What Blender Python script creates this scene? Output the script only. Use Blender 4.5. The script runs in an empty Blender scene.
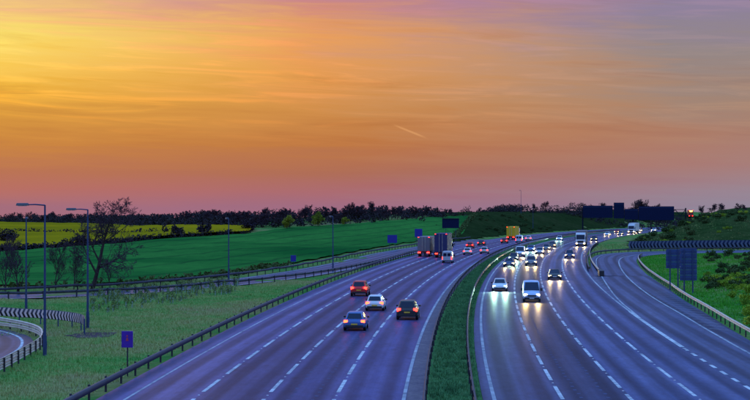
import bpy, bmesh, math, random
import numpy as np
from mathutils import Vector, Matrix
random.seed(7); RNG = np.random.default_rng(11)
S = bpy.context.scene
COL = S.collection

# ------------------------------------------------------------------ camera
H, F, VH = 10.0, 1560.0, 207.0           # eye height (m), focal length (photo px), horizon row
cd = bpy.data.cameras.new('camera'); cam = bpy.data.objects.new('camera', cd); COL.objects.link(cam)
cd.sensor_width = 36.0; cd.lens = 36.0*F/750.0; cd.clip_start = 0.5; cd.clip_end = 12000
cam.location = (0, 0, H)
cam.rotation_euler = (math.radians(90)+math.atan((VH-200)/F), 0, 0)
S.camera = cam

# ------------------------------------------------------------------ node helpers
def s2l(r, g, b):
    f = lambda c: (c/255/12.92 if c/255 <= .04045 else ((c/255+.055)/1.055)**2.4)
    return (f(r), f(g), f(b), 1)
class NT:
    def __init__(s, tree): s.t = tree; s.n = tree.nodes; s.l = tree.links
    def put(s, sock, v):
        if v is None: return
        if hasattr(v, 'is_output'): s.l.new(v, sock)
        else: sock.default_value = v
    def math(s, op, a, b=None, c=None, clamp=False):
        n = s.n.new('ShaderNodeMath'); n.operation = op; n.use_clamp = clamp
        for i, v in enumerate((a, b, c)): s.put(n.inputs[i], v)
        return n.outputs[0]
    def rng(s, v, a, b, c=0., d=1., smooth=False):
        n = s.n.new('ShaderNodeMapRange'); n.interpolation_type = 'SMOOTHSTEP' if smooth else 'LINEAR'
        for i, x in enumerate((v, a, b, c, d)): s.put(n.inputs[i], x)
        return n.outputs[0]
    def mix(s, f, a, b, mode='MIX'):
        n = s.n.new('ShaderNodeMix'); n.data_type = 'RGBA'; n.blend_type = mode
        s.put(n.inputs[0], f); s.put(n.inputs[6], a); s.put(n.inputs[7], b)
        return n.outputs[2]
    def ramp(s, f, stops, interp='LINEAR'):
        n = s.n.new('ShaderNodeValToRGB'); e = n.color_ramp.elements; n.color_ramp.interpolation = interp
        while len(e) < len(stops): e.new(.5)
        for q, (p, c) in zip(e, stops): q.position = p; q.color = c
        s.put(n.inputs[0], f); return n.outputs[0]
    def noise(s, vec, scale, detail=4, rough=.55, dist=0.):
        n = s.n.new('ShaderNodeTexNoise'); s.put(n.inputs['Vector'], vec)
        n.inputs['Scale'].default_value = scale; n.inputs['Detail'].default_value = detail
        n.inputs['Roughness'].default_value = rough; n.inputs['Distortion'].default_value = dist
        return n.outputs[0]
    def comb(s, x, y, z=0.):
        n = s.n.new('ShaderNodeCombineXYZ')
        for i, v in enumerate((x, y, z)): s.put(n.inputs[i], v)
        return n.outputs[0]
    def sep(s, v):
        n = s.n.new('ShaderNodeSeparateXYZ'); s.put(n.inputs[0], v); return n.outputs
    def mapping(s, v, scale):
        n = s.n.new('ShaderNodeMapping'); s.put(n.inputs[0], v); n.inputs['Scale'].default_value = scale
        return n.outputs[0]

# ------------------------------------------------------------------ world: dusk sky
SUN_AZ, SUN_EL = -0.27, math.radians(5.0)        # azimuth from the view axis (left is negative)
W = bpy.data.worlds.new('World'); S.world = W; W.use_nodes = True
w = NT(W.node_tree); w.n.clear()
tc = w.n.new('ShaderNodeTexCoord').outputs['Generated']
dx, dy, dz = w.sep(tc)
az = w.math('ARCTAN2', dx, dy)
el = w.math('MULTIPLY', w.math('ARCSINE', dz), 180/math.pi)             # degrees
# wispy cloud streaks, stretched along the horizon and tilted down to the right
cu = w.math('MULTIPLY', az, 5.0)
cv = w.math('ADD', w.math('MULTIPLY', el, 1.15), w.math('MULTIPLY', az, 2.6))
st1 = w.noise(w.comb(cu, cv, 3.1), 1.0, 6, .6, .6)
st2 = w.noise(w.comb(w.math('MULTIPLY', cu, 2.2), w.math('MULTIPLY', cv, 2.6), 9.4), 1.0, 5, .6, .8)
st = w.math('ADD', w.math('MULTIPLY', st1, .55), w.math('MULTIPLY', st2, .45))
stc = w.math('SUBTRACT', st, .5)
elw = w.math('ADD', el, w.math('MULTIPLY', w.math('MULTIPLY', stc, 4.2), w.rng(el, .8, 4., .12, 1.)))                   # streaks shift the bands
p = w.math('DIVIDE', w.math('MAXIMUM', elw, 0.), 8.0, clamp=True)
def band(rows): return [(q, s2l(*c)) for q, c in rows]
Lr = w.ramp(p, band([(0, (150, 98, 124)), (.08, (174, 100, 98)), (.16, (178, 106, 82)), (.28, (198, 128, 60)), (.42, (222, 158, 58)), (.52, (240, 182, 58)),
                     (.63, (252, 208, 84)), (.75, (255, 232, 112)), (.88, (250, 208, 124)), (1, (236, 186, 142))]))
Mr = w.ramp(p, band([(0, (156, 106, 134)), (.07, (167, 104, 116)), (.16, (172, 106, 88)), (.28, (190, 118, 68)), (.45, (208, 140, 74)),
                     (.62, (230, 156, 84)), (.74, (236, 160, 92)), (.84, (226, 154, 108)), (.92, (208, 136, 130)), (1, (200, 132, 150))]))
Rr = w.ramp(p, band([(0, (144, 138, 158)), (.07, (152, 136, 152)), (.19, (168, 126, 124)), (.32, (172, 128, 112)), (.5, (162, 134, 120)),
                     (.7, (150, 136, 136)), (.85, (144, 132, 152)), (1, (146, 128, 168))]))
daz = w.math('ABSOLUTE', w.math('SUBTRACT', az, SUN_AZ))
m = w.math('ADD', w.math('DIVIDE', daz, w.rng(el, 1., 6., .52, .45)), w.math('MULTIPLY', stc, .5))
low = w.mix(w.rng(m, 0., .5), Lr, w.mix(w.rng(m, .5, 1.), Mr, Rr))
wisp = w.math('MULTIPLY', w.rng(st2, .48, .70, 0., .85, True), w.rng(el, 1.8, 4., 0., 1., True))
low = w.mix(wisp, low, w.mix(1., low, (1.25, 1.14, 1.0, 1), 'MULTIPLY'))
dull = w.math('MULTIPLY', w.rng(st1, .48, .30, 0., .55, True), w.rng(el, 1.5, 3.5, 0., 1., True))
low = w.mix(dull, low, w.mix(1., low, (.80, .74, .82, 1), 'MULTIPLY'))
# short condensation trail near the middle of the sky
ca, ce = (410-375)/1560., math.degrees((207-131.5)/1560.)
tu = w.math('SUBTRACT', az, ca); tv = w.math('SUBTRACT', el, ce); tl = w.math('ADD', tv, w.math('MULTIPLY', tu, 23.))
trail = w.math('MULTIPLY', w.rng(w.math('ABSOLUTE', tl), .015, .055, 1., 0., True), w.rng(w.math('ABSOLUTE', tu), .004, .0125, .3, 0., True))
low = w.mix(trail, low, (1., .50, .20, 1))
zr = w.ramp(w.math('DIVIDE', el, 90., clamp=True), [(0.06, s2l(160, 140, 176)), (.16, (.28, .42, .85, 1)), (.40, (.30, .66, 1.45, 1)), (1, (.30, .76, 1.85, 1))])
sky = w.mix(w.rng(el, 6.6, 15., 0., 1., True), low, zr)
sky = w.mix(w.rng(el, -6., -2., 1., 0.), sky, (.05, .045, .07, 1))
nish = w.n.new('ShaderNodeTexSky'); nish.sky_type = 'NISHITA'; nish.sun_disc = False
nish.sun_elevation = SUN_EL; nish.sun_rotation = SUN_AZ
bg1 = w.n.new('ShaderNodeBackground'); w.put(bg1.inputs[0], sky); bg1.inputs[1].default_value = .96
bg2 = w.n.new('ShaderNodeBackground'); w.put(bg2.inputs[0], nish.outputs[0]); bg2.inputs[1].default_value = .001
add = w.n.new('ShaderNodeAddShader'); w.l.new(bg1.outputs[0], add.inputs[0]); w.l.new(bg2.outputs[0], add.inputs[1])
wo = w.n.new('ShaderNodeOutputWorld'); w.l.new(add.outputs[0], wo.inputs[0])

# ------------------------------------------------------------------ sun (veiled, low, ahead-left)
sd = bpy.data.lights.new('sun', 'SUN'); sd.energy = .12; sd.angle = math.radians(20); sd.color = (1, .62, .36)
sun = bpy.data.objects.new('sun', sd); COL.objects.link(sun)
sv = Vector((math.sin(SUN_AZ)*math.cos(SUN_EL), math.cos(SUN_AZ)*math.cos(SUN_EL), math.sin(SUN_EL)))
sun.rotation_euler = sv.to_track_quat('Z', 'Y').to_euler()
vs = S.view_settings; vs.view_transform = 'Standard'; vs.look = 'None'; vs.exposure = 0; vs.gamma = 1; vs.use_curve_mapping = False
S.cycles.use_denoising = True; S.cycles.max_bounces = 6; S.cycles.sample_clamp_indirect = 6

# ------------------------------------------------------------------ materials
MATS = {}
def bsdf_mat(name):
    mt = bpy.data.materials.new(name); mt.use_nodes = True
    t = NT(mt.node_tree); b = t.n['Principled BSDF']; MATS[name] = mt
    return mt, t, b
def plain(name, col, rough=.6, metal=0., vary=.15, scale=3., spec=None, coat=0.):
    mt, t, b = bsdf_mat(name)
    o = t.n.new('ShaderNodeTexCoord').outputs['Object']
    n = t.noise(o, scale, 5)
    a = tuple(c*(1-vary) for c in col)+(1,); d = tuple(min(1, c*(1+vary)) for c in col)+(1,)
    t.put(b.inputs['Base Color'], t.mix(t.rng(n, .3, .7), a, d))
    t.put(b.inputs['Roughness'], t.rng(n, .3, .7, max(.02, rough-.06), min(1, rough+.06)))
    b.inputs['Metallic'].default_value = metal
    if spec is not None: b.inputs['Specular IOR Level'].default_value = spec
    if coat: b.inputs['Coat Weight'].default_value = coat; b.inputs['Coat Roughness'].default_value = .08
    return mt
def glow(name, col, strength):
    mt, t, b = bsdf_mat(name)
    b.inputs['Base Color'].default_value = col+(1,); b.inputs['Roughness'].default_value = .2
    b.inputs['Emission Color'].default_value = col+(1,); b.inputs['Emission Strength'].default_value = strength
    return mt
def road_mat(name, lanes, base, seed):
    mt, t, b = bsdf_mat(name)
    uv = t.n.new('ShaderNodeTexCoord').outputs['UV']
    u, v, _ = t.sep(uv)                                        # u: metres across, v: metres along
    n1 = t.noise(t.comb(t.math('MULTIPLY', u, .9), t.math('MULTIPLY', v, .03), seed), 1., 5, .6)
    n2 = t.noise(t.comb(u, t.math('MULTIPLY', v, .25), seed+4), .7, 5, .65)
    n3 = t.noise(t.comb(u, t.math('MULTIPLY', v, .35), seed), 2.6, 5, .75)
    n4 = t.noise(t.comb(t.math('MULTIPLY', u, 2.5), t.math('MULTIPLY', v, .008), seed+8), 1., 3, .5)
    # two dark wheel tracks and an oil line in every lane (3.6 m pitch)
    ph = t.math('FRACT', t.math('DIVIDE', t.math('SUBTRACT', u, lanes), 3.6))
    tr = t.math('COSINE', t.math('MULTIPLY', ph, 4*math.pi))
    trk = t.rng(tr, -1., .6, 1., 0., True)
    cidx = t.math('FLOOR', t.math('DIVIDE', t.math('SUBTRACT', u, lanes), 3.6))
    wl = t.n.new('ShaderNodeTexWhiteNoise'); wl.noise_dimensions = '1D'; t.put(wl.inputs['W'], t.math('ADD', cidx, seed))
    k = t.math('MULTIPLY', t.rng(n1, .3, .7, .78, 1.2), t.rng(n2, .3, .7, .86, 1.14))
    k = t.math('MULTIPLY', k, t.rng(trk, 0., 1., 1.18, .66))
    k = t.math('MULTIPLY', k, t.rng(n4, .35, .65, .88, 1.1))
    k = t.math('MULTIPLY', k, t.rng(wl.outputs[0], 0., 1., .74, 1.2))
    k = t.math('MULTIPLY', k, t.rng(n3, .3, .7, .82, 1.18))
    # dark oval patches where the surface was sealed
    vor = t.n.new('ShaderNodeTexVoronoi'); vor.inputs['Scale'].default_value = 1.
    t.put(vor.inputs['Vector'], t.comb(t.math('MULTIPLY', u, .42), t.math('MULTIPLY', v, .13), seed))
    k = t.math('MULTIPLY', k, t.rng(vor.outputs['Distance'], .05, .12, .74, 1.))
    wm = t.rng(n1, .35, .65)
    c = t.mix(wm, (base[0]*.86, base[1]*.94, base[2]*1.04, 1), (base[0]*1.14, base[1]*1.02, base[2]*.98, 1))
    sc = t.n.new('ShaderNodeVectorMath'); sc.operation = 'SCALE'; t.put(sc.inputs[0], c); t.put(sc.inputs[3], k)
    t.put(b.inputs['Base Color'], sc.outputs[0])
    t.put(b.inputs['Roughness'], t.rng(trk, 0., 1., .44, .46)); b.inputs['Specular IOR Level'].default_value = .018
    bp = t.n.new('ShaderNodeBump'); bp.inputs['Strength'].default_value = .12; bp.inputs['Distance'].default_value = .02
    t.put(bp.inputs['Height'], n3); t.put(b.inputs['Normal'], bp.outputs[0])
    return mt
def ground_mat(name, cols, scale=.05, fine=1.2, bump=.4):
    mt, t, b = bsdf_mat(name)
    o = t.n.new('ShaderNodeTexCoord').outputs['Object']
    n1 = t.noise(o, scale, 6, .6, .4); n2 = t.noise(o, fine, 5, .7); n3 = t.noise(o, scale*5, 4, .6)
    c = t.ramp(t.math('ADD', t.math('MULTIPLY', n1, .6), t.math('MULTIPLY', n3, .4)), [(.33+.34*i/(len(cols)-1), tuple(q)+(1,)) for i, q in enumerate(cols)])
    c = t.mix(t.rng(n2, .3, .7, 0., .6), c, t.mix(1., c, (.3, .35, .35, 1), 'MULTIPLY'))
    t.put(b.inputs['Base Color'], c); b.inputs['Roughness'].default_value = 1.; b.inputs['Specular IOR Level'].default_value = 0.
    bp = t.n.new('ShaderNodeBump'); bp.inputs['Strength'].default_value = bump; bp.inputs['Distance'].default_value = .3
    t.put(bp.inputs['Height'], n2); t.put(b.inputs['Normal'], bp.outputs[0])
    return mt
def leaf_mat(name, cols, scale=.4, trans=.25):
    mt, t, b = bsdf_mat(name)
    o = t.n.new('ShaderNodeTexCoord').outputs['Object']; oi = t.n.new('ShaderNodeObjectInfo')
    n1 = t.noise(o, scale, 5, .6); n2 = t.noise(o, scale*9, 3, .6)
    f = t.math('ADD', t.math('ADD', t.math('MULTIPLY', n1, .6), t.math('MULTIPLY', n2, .4)), t.rng(oi.outputs['Random'], 0., 1., -.08, .08))
    t.put(b.inputs['Base Color'], t.ramp(f, [(.33+.34*i/(len(cols)-1), tuple(q)+(1,)) for i, q in enumerate(cols)]))
    b.inputs['Roughness'].default_value = .9; b.inputs['Specular IOR Level'].default_value = .05
    return mt
M = {}
M['road'] = road_mat('asphalt', 2.35, (.062, .076, .155), 1.3)
M['road_left'] = road_mat('asphalt_left', -16.8, (.076, .080, .190), 6.7)
M['slip'] = road_mat('asphalt_slip', .3, (.075, .090, .160), 12.1)
M['margin'] = ground_mat('paved_margin', [(.20, .15, .19), (.28, .20, .23), (.33, .25, .26)], .5, 3., .2)
M['ground'] = ground_mat('rough_grass', [(.045, .17, .04), (.11, .28, .06), (.27, .28, .09), (.30, .24, .13)], .045)
M['soil'] = ground_mat('bare_soil', [(.12, .075, .08), (.19, .12, .12)], .4)
M['grass'] = leaf_mat('grass_blades', [(.07, .32, .07), (.17, .44, .10), (.40, .44, .15), (.46, .38, .20)], .045)
M['grass_median'] = leaf_mat('median_grass', [(.03, .09, .045), (.13, .33, .12), (.30, .44, .24)], .9)
M['grass_lush'] = leaf_mat('lush_grass', [(.03, .24, .02), (.07, .36, .03), (.16, .38, .05)], .12)
mt, t, b = bsdf_mat('road_paint'); po = t.n.new('ShaderNodeNewGeometry').outputs['Position']
n1 = t.noise(po, 1.1, 5, .65); n2 = t.noise(po, .12, 4, .6)
k = t.rng(t.math('ADD', t.math('MULTIPLY', n1, .6), t.math('MULTIPLY', n2, .4)), .36, .56)
t.put(b.inputs['Base Color'], t.mix(k, (.20, .20, .25, 1), (.66, .66, .68, 1))); b.inputs['Roughness'].default_value = .7; b.inputs['Specular IOR Level'].default_value = .15
M['paint'] = mt
mt, t, b = bsdf_mat('edge_paint'); po = t.n.new('ShaderNodeNewGeometry').outputs['Position']
n1 = t.noise(po, .9, 5, .65); n2 = t.noise(po, .1, 4, .6)
k = t.rng(t.math('ADD', t.math('MULTIPLY', n1, .55), t.math('MULTIPLY', n2, .45)), .36, .58)
t.put(b.inputs['Base Color'], t.mix(k, (.15, .15, .20, 1), (.48, .48, .52, 1))); b.inputs['Roughness'].default_value = .7; b.inputs['Specular IOR Level'].default_value = .1
M['edge'] = mt
M['paint_worn'] = plain('worn_road_paint', (.20, .20, .26), .6, vary=.45, scale=4)
M['stud'] = plain('road_stud', (.55, .55, .58), .4)
M['galv'] = plain('galvanised_steel_sunset_tint', (.66, .55, .44), .5, 0., .22, 1.6, spec=.3)  # light grey steel with the sunset's warm tan painted into its colour
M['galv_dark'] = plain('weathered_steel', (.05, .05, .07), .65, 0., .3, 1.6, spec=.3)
M['post'] = plain('steel_post', (.04, .04, .055), .7, 0., .2, spec=.2)
M['column'] = plain('painted_column', (.035, .06, .15), .6, 0., .12, spec=.3)
M['lamp'] = plain('lamp_housing', (.10, .10, .12), .5, .2)
M['lens'] = plain('lamp_lens', (.4, .42, .45), .15)
M['sign_blue'] = plain('sign_blue', (.012, .016, .30), .5, vary=.15)
M['sign_violet'] = plain('sign_violet', (.06, .012, .36), .35, vary=.1)
M['sign_text'] = plain('sign_text', (.75, .75, .78), .4)
M['sign_red'] = plain('sign_red', (.50, .05, .10), .4)
M['sign_back'] = plain('sign_back', (.035, .075, .22), .5, .3, .15, 1.)
M['sign_rail'] = plain('sign_rail', (.05, .10, .26), .5, .3)
M['gantry'] = plain('gantry_steel', (.012, .016, .035), .7, 0., spec=.1)
M['board_dark'] = plain('board_dark', (.010, .017, .055), .7, spec=.05)
M['chev_w'] = plain('chevron_white', (.78, .58, .58), .6, vary=.1, spec=.2)
M['chev_dim'] = plain('chevron_dull', (.11, .14, .22), .6, spec=.1); M['chev_back'] = plain('chevron_board_blue', (.012, .02, .06), .6, spec=.1)
M['chev_b'] = plain('chevron_black', (.025, .02, .035), .5)
M['bark'] = plain('bark', (.055, .04, .04), .9, vary=.3, scale=2, spec=.2)
M['twig'] = plain('twigs', (.075, .045, .06), .9, vary=.3, scale=2, spec=.1)
M['leaf_dark'] = leaf_mat('dark_foliage', [(.030, .020, .034), (.042, .032, .042), (.060, .050, .046)], .25)
M['leaf_green'] = leaf_mat('spring_foliage', [(.10, .15, .02), (.24, .28, .03), (.40, .38, .05)], .5)
M['leaf_scrub'] = leaf_mat('scrub_foliage', [(.03, .06, .02), (.065, .11, .035), (.13, .15, .05)], .3)
M['leaf_yellow'] = leaf_mat('yellow_shrub', [(.08, .20, .02), (.26, .38, .03), (.55, .52, .05)], .9)
M['leaf_sapling'] = leaf_mat('sapling_foliage', [(.08, .14, .04), (.18, .26, .07), (.30, .32, .10)], 1.2)
M['guard'] = plain('sapling_guard', (.32, .45, .36), .6, vary=.2)
M['rim'] = plain('alloy_rim', (.45, .45, .48), .3, .8)
M['tyre'] = plain('tyre', (.015, .015, .017), .85)
M['trim'] = plain('black_trim', (.02, .02, .024), .6)
M['glass'] = plain('car_glass', (.008, .014, .04), .12, vary=.05, spec=.35)
M['plate'] = plain('plate_white', (.7, .7, .68), .5); M['plate_y'] = plain('plate_yellow', (.75, .5, .05), .5)
M['tail'] = glow('tail_light', (1., .022, .014), 12.); M['tail_amber'] = glow('tail_light_amber', (1., .055, .015), 11.)
M['brake'] = glow('brake_light', (1., .018, .012), 16.)
M['head'] = glow('headlamp', (1., .70, .30), 16.); M['head_cool'] = glow('headlamp_cool', (.72, 1., .82), 16.); M['head_dim'] = glow('headlamp_dim', (1., .80, .45), 7.)
M['head_off'] = plain('headlamp_unlit', (.5, .52, .55), .1); M['tail_off'] = plain('tail_unlit', (.18, .01, .01), .2)
M['amber'] = glow('amber_beacon', (1., .62, .08), 9.)
def paintmat(n, c): return plain('paint_'+n, c, .65 if 'lorry' in n or n == 'yellow' else .38, 0., .05, .8, spec=.1 if 'lorry' in n or n == 'yellow' else .45)
CP = {k: paintmat(k, c) for k, c in dict(red=(.62, .02, .02), white=(.72, .73, .75), silver=(.45, .46, .48), blue=(.05, .13, .36),
      black=(.025, .025, .03), navy=(.02, .04, .12), grey=(.16, .17, .19), yellow=(.70, .48, .03), teal=(.50, .62, .72), van_blue=(.46, .58, .78), light_grey=(.42, .46, .52),
      lorry_grey=(.24, .20, .22), lorry_blue=(.05, .05, .13), maroon=(.30, .03, .04)).items()}

# ------------------------------------------------------------------ mesh helpers
class MB:
    def __init__(s): s.v = []; s.f = []
    def add(s, vs, fs):
        o = len(s.v); s.v += [tuple(q) for q in vs]; s.f += [tuple(i+o for i in q) for q in fs]
    def box(s, x0, x1, y0, y1, z0, z1, tap=0.):
        a = tap
        s.add([(x0, y0, z0), (x1, y0, z0), (x1, y1, z0), (x0, y1, z0), (x0+a, y0+a, z1), (x1-a, y0+a, z1), (x1-a, y1-a, z1), (x0+a, y1-a, z1)],
              [(3, 2, 1, 0), (4, 5, 6, 7), (0, 1, 5, 4), (1, 2, 6, 5), (2, 3, 7, 6), (3, 0, 4, 7)])
    def tube(s, p0, p1, r0, r1, n=6, caps=True):
        p0 = Vector(p0); p1 = Vector(p1); d = (p1-p0)
        if d.length < 1e-6: return
        q = d.to_track_quat('Z', 'Y'); vs = []
        for p, r in ((p0, r0), (p1, r1)):
            for i in range(n):
                a = 2*math.pi*i/n; vs.append(p+q @ Vector((math.cos(a)*r, math.sin(a)*r, 0)))
        fs = [(i, (i+1) % n, n+(i+1) % n, n+i) for i in range(n)]
        if caps: fs += [tuple(range(n-1, -1, -1)), tuple(range(n, 2*n))]
        s.add(vs, fs)
    def quad(s, a, b, c, d): s.add([a, b, c, d], [(0, 1, 2, 3)])
    def mesh(s, name):
        me = bpy.data.meshes.new(name); me.from_pydata(s.v, [], s.f); me.update(); return me
    def build(s, name, mat, parent=None, smooth=False, bevel=0., seg=2):
        return link(name, s.mesh(name), mat, parent, smooth, bevel, seg)
def link(name, me, mat, parent=None, smooth=False, bevel=0., seg=2):
    if mat is not None and not me.materials: me.materials.append(mat)
    if bevel:
        bm = bmesh.new(); bm.from_mesh(me)
        bmesh.ops.remove_doubles(bm, verts=bm.verts, dist=1e-4)
        ed = [e for e in bm.edges if len(e.link_faces) == 2 and e.calc_face_angle(0) > .35]
        bmesh.ops.bevel(bm, geom=ed, offset=bevel, segments=seg, affect='EDGES', profile=.6, clamp_overlap=True)
        bm.to_mesh(me); bm.free()
    if smooth:
        me.shade_smooth()
        try: me.set_sharp_from_angle(angle=math.radians(38))
        except Exception: pass
    o = bpy.data.objects.new(name, me); COL.objects.link(o)
    if parent is not None: o.parent = parent
    return o
def npmesh(name, V, Fq, mat, parent=None):
    V = np.asarray(V, dtype=np.float32); Fq = np.asarray(Fq, dtype=np.int32); n, k = Fq.shape
    me = bpy.data.meshes.new(name); me.vertices.add(len(V)); me.vertices.foreach_set('co', V.ravel())
    me.loops.add(n*k); me.loops.foreach_set('vertex_index', Fq.ravel())
    me.polygons.add(n); me.polygons.foreach_set('loop_start', np.arange(n, dtype=np.int32)*k)
    me.update(calc_edges=True); me.validate()
    return link(name, me, mat, parent)
def tag(o, label, cat, group=None, kind=None):
    if label: o['label'] = label
    if cat: o['category'] = cat
    if group: o['group'] = group
    if kind: o['kind'] = kind
    return o
def empty(name, loc=(0, 0, 0), rz=0.):
    o = bpy.data.objects.new(name, None); COL.objects.link(o); o.location = loc; o.rotation_euler = (0, 0, rz); o.empty_display_size = .3
    return o
def copy_tree(o, parent=None):
    c = o.copy(); COL.objects.link(c); c.parent = parent
    for ch in o.children:
        if ch.type != 'LIGHT': copy_tree(ch, c)
    return c

# ------------------------------------------------------------------ road geometry in plan
CP_ = np.array([(60, 3.0), (82, 3.95), (100, 4.85), (120, 5.9), (140, 7.15), (160, 8.45), (180, 10.1), (200, 11.8), (220, 13.6), (250, 17), (280, 20.7),
                (320, 26.2), (374, 34.3), (433, 44.6), (503, 58.6), (557, 72), (600, 86), (650, 104), (700, 125), (800, 175)])
PC = np.polyfit(CP_[:, 0]/100, CP_[:, 1], 5, w=1/CP_[:, 0]); PD = np.polyder(PC)
def cx(y):
    y = np.asarray(y, float); yy = np.clip(y, 70, 780)
    return np.polyval(PC, yy/100)+(y-yy)*np.polyval(PD, yy/100)/100
def slope(y): return np.polyval(PD, np.clip(y, 70, 780)/100)/100
def rp(y, off):                                  # point at lateral offset from the centre line
    s_ = slope(y); n = np.sqrt(1+s_*s_); return cx(y)+off/n, y-off*s_/n
def heading(y): return -math.atan(float(slope(y)))
def lat(x, y):
    s_ = slope(y); return (x-cx(y))/np.sqrt(1+s_*s_)
def spline(pts, step=2.):
    P = [np.array(q, float) for q in pts]; P = [2*P[0]-P[1]]+P+[2*P[-1]-P[-2]]; out = []
    for i in range(1, len(P)-2):
        n = max(2, int(np.linalg.norm(P[i+1]-P[i])/step))
        for k in range(n):
            t = k/n; a, b, c, d = P[i-1], P[i], P[i+1], P[i+2]
            out.append(.5*((2*b)+(-a+c)*t+(2*a-5*b+4*c-d)*t*t+(-a+3*b-3*c+d)*t**3))
    out.append(P[-2]); return np.array(out)
def offset(path, d):                             # to the right of travel when positive
    g = np.gradient(path, axis=0); g /= np.linalg.norm(g, axis=1)[:, None]
    dd = np.broadcast_to(d, (len(path),))[:, None]
    return path+np.stack([g[:, 1], -g[:, 0]], 1)*dd
def resample(path, step):
    L = np.r_[0, np.cumsum(np.linalg.norm(np.diff(path, axis=0), axis=1))]
    t = np.linspace(0, L[-1], max(2, int(L[-1]/step)+1)); return np.stack([np.interp(t, L, path[:, 0]), np.interp(t, L, path[:, 1])], 1)
SL_K = spline([(21.6, 90), (22.7, 125), (24.6, 149.3), (25.9, 164.7), (28.1, 185.7), (32.8, 226), (38.2, 269), (44, 308), (50, 332), (60, 347), (78, 357), (110, 364), (170, 370), (260, 374)])
SL_L = spline([(20.9, 30), (22.6, 60), (25.5, 106), (26.4, 118.6), (27.3, 130.5), (28.5, 145), (31, 176), (35.4, 217.6), (41, 261), (46.6, 297), (51.8, 318), (60, 332.5), (78, 343), (110, 351), (170, 357), (260, 361)])
KX = np.array([-500, 49, 55, 60, 78, 110, 170, 260, 400, 6000.]); KY = np.array([330, 330, 340, 347, 357, 364, 370, 374, 378, 378.])
LSLIP = spline([(-150, 120), (-90, 150), (-55, 166), (-38, 176), (-28, 187), (-18.5, 208), (-11, 235), (-4, 275), (4, 335), (13, 385), (24, 440), (34, 480)])
LOOP = spline([(-23.6, 30), (-24, 70), (-24, 90), (-24.5, 102), (-25.4, 112), (-28.0, 121.5), (-33.0, 129), (-42, 133), (-60, 135), (-110, 136)])

# ------------------------------------------------------------------ terrain
def sm(t): t = np.clip(t, 0, 1); return t*t*(3-2*t)
def hgt(x, y):
    x = np.asarray(x, float); y = np.asarray(y, float); d = lat(x, y)
    h = .003*np.clip(y-300, 0, 900)*sm((-d-30)/70)
    h = h+6.6*sm((y-400)/170)*sm((-d-23)/26)*(1-.75*sm((-d-70)/90))
    yk = np.interp(x, KX, KY)
    h = h+9.6*sm((y-yk-12)/50)*sm((d-25)/26)*(.72+.28*sm((x-75)/75))*(1-.45*sm((y-640)/300))
    h = h-70*sm((y-880)/900)*sm((-d-60)/120+(y-900)/150)
    # right verge climbs gently away from the slip road
    xr = np.interp(y, SL_L[:, 1], SL_L[:, 0])
    h = h+2.6*sm((x-xr-9)/32)*sm((330-y)/40)
    und = .16*np.sin(x*.31+y*.07)*np.sin(y*.17-x*.05)+.1*np.sin(x*.83+1.3)*np.sin(y*.51)
    side = sm((np.abs(d)-21)/8)
    return h+und*side*np.where(d > 0, sm((x-xr-6)/6)*sm((yk-y-8)/8)+sm((y-yk-14)/10), sm((np.abs(x+24)-5)/4+sm((y-150)/20)))-.06
def hz(x, y): return float(hgt(x, y))
def at(u, v, h0=0.):                             # where the ray through photo pixel (u, v) meets the ground
    Y = np.concatenate([np.arange(40, 1500, 1.), np.arange(1500, 6000, 10.)]); X = (u-375)/F*Y; Z = H-(v-VH)/F*Y
    g = np.where(Z <= hgt(X, Y)+h0)[0]; i = g[0] if len(g) else len(Y)-1
    return X[i], Y[i]
def axis(a, b, st, lo, hi, gr=1.16):
    q = list(np.arange(a, b+.1, st)); d = st; c = q[0]
    pre = []
    while c > lo: d *= gr; c -= d; pre.append(c)
    d = st; c = q[-1]; post = []
    while c < hi: d *= gr; c += d; post.append(c)
    return np.array(pre[::-1]+q+post)
ax, ay = axis(-130, 230, 3., -5000, 5000), axis(10, 620, 3., -300, 9000, 1.12)
gx, gy = np.meshgrid(ax, ay); gz = hgt(gx, gy)
nx, ny = len(ax), len(ay)
ii = (np.arange(ny-1)[:, None]*nx+np.arange(nx-1)[None, :]).ravel()
g = npmesh('ground', np.stack([gx.ravel(), gy.ravel(), gz.ravel()], 1), np.stack([ii, ii+1, ii+nx+1, ii+nx], 1), M['ground'])
g['kind'] = 'structure'; g.data.shade_smooth()

def strip(name, left, right, z, mat, uoff=None, parent=None, kind='structure', nu=1, drape=False, seglen=None):
    left = np.asarray(left); right = np.asarray(right); n = len(left)
    mid = (left+right)/2; L = np.r_[0, np.cumsum(np.linalg.norm(np.diff(mid, axis=0), axis=1))]
    V = []; UV = []
    for k in range(nu+1):
        t = k/nu; q = left*(1-t)+right*t
        zz = hgt(q[:, 0], q[:, 1])+z if drape else np.full(n, z)
        V.append(np.stack([q[:, 0], q[:, 1], zz], 1))
        wd = np.linalg.norm(right-left, axis=1)
        uu = (uoff[0]*(1-t)+uoff[1]*t) if uoff is not None else wd*t
        UV.append(np.stack([np.broadcast_to(uu, (n,)), L], 1))
    V = np.concatenate(V); UV = np.concatenate(UV); Fq = []
    for k in range(nu):
        i = np.arange(n-1)+k*n; Fq.append(np.stack([i, i+n, i+n+1, i+1], 1))
    o = npmesh(name, V, np.concatenate(Fq), mat, parent)
    uvl = o.data.uv_layers.new(name='UVMap'); li = np.empty(len(o.data.loops), dtype=np.int32); o.data.loops.foreach_get('vertex_index', li)
    uvl.data.foreach_set('uv', UV[li].astype(np.float32).ravel())
    if kind: o['kind'] = kind
    return o
YS = np.concatenate([np.arange(20, 800, 3.), np.arange(800, 1500, 20.)])
def line(off, ys=YS): x, y = rp(ys, off); return np.stack([x, y], 1)
motor_l = strip('carriageway_left', line(-18.3), line(-1.30), .02, M['road_left'], (-18.3, -1.30), nu=6)
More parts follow.
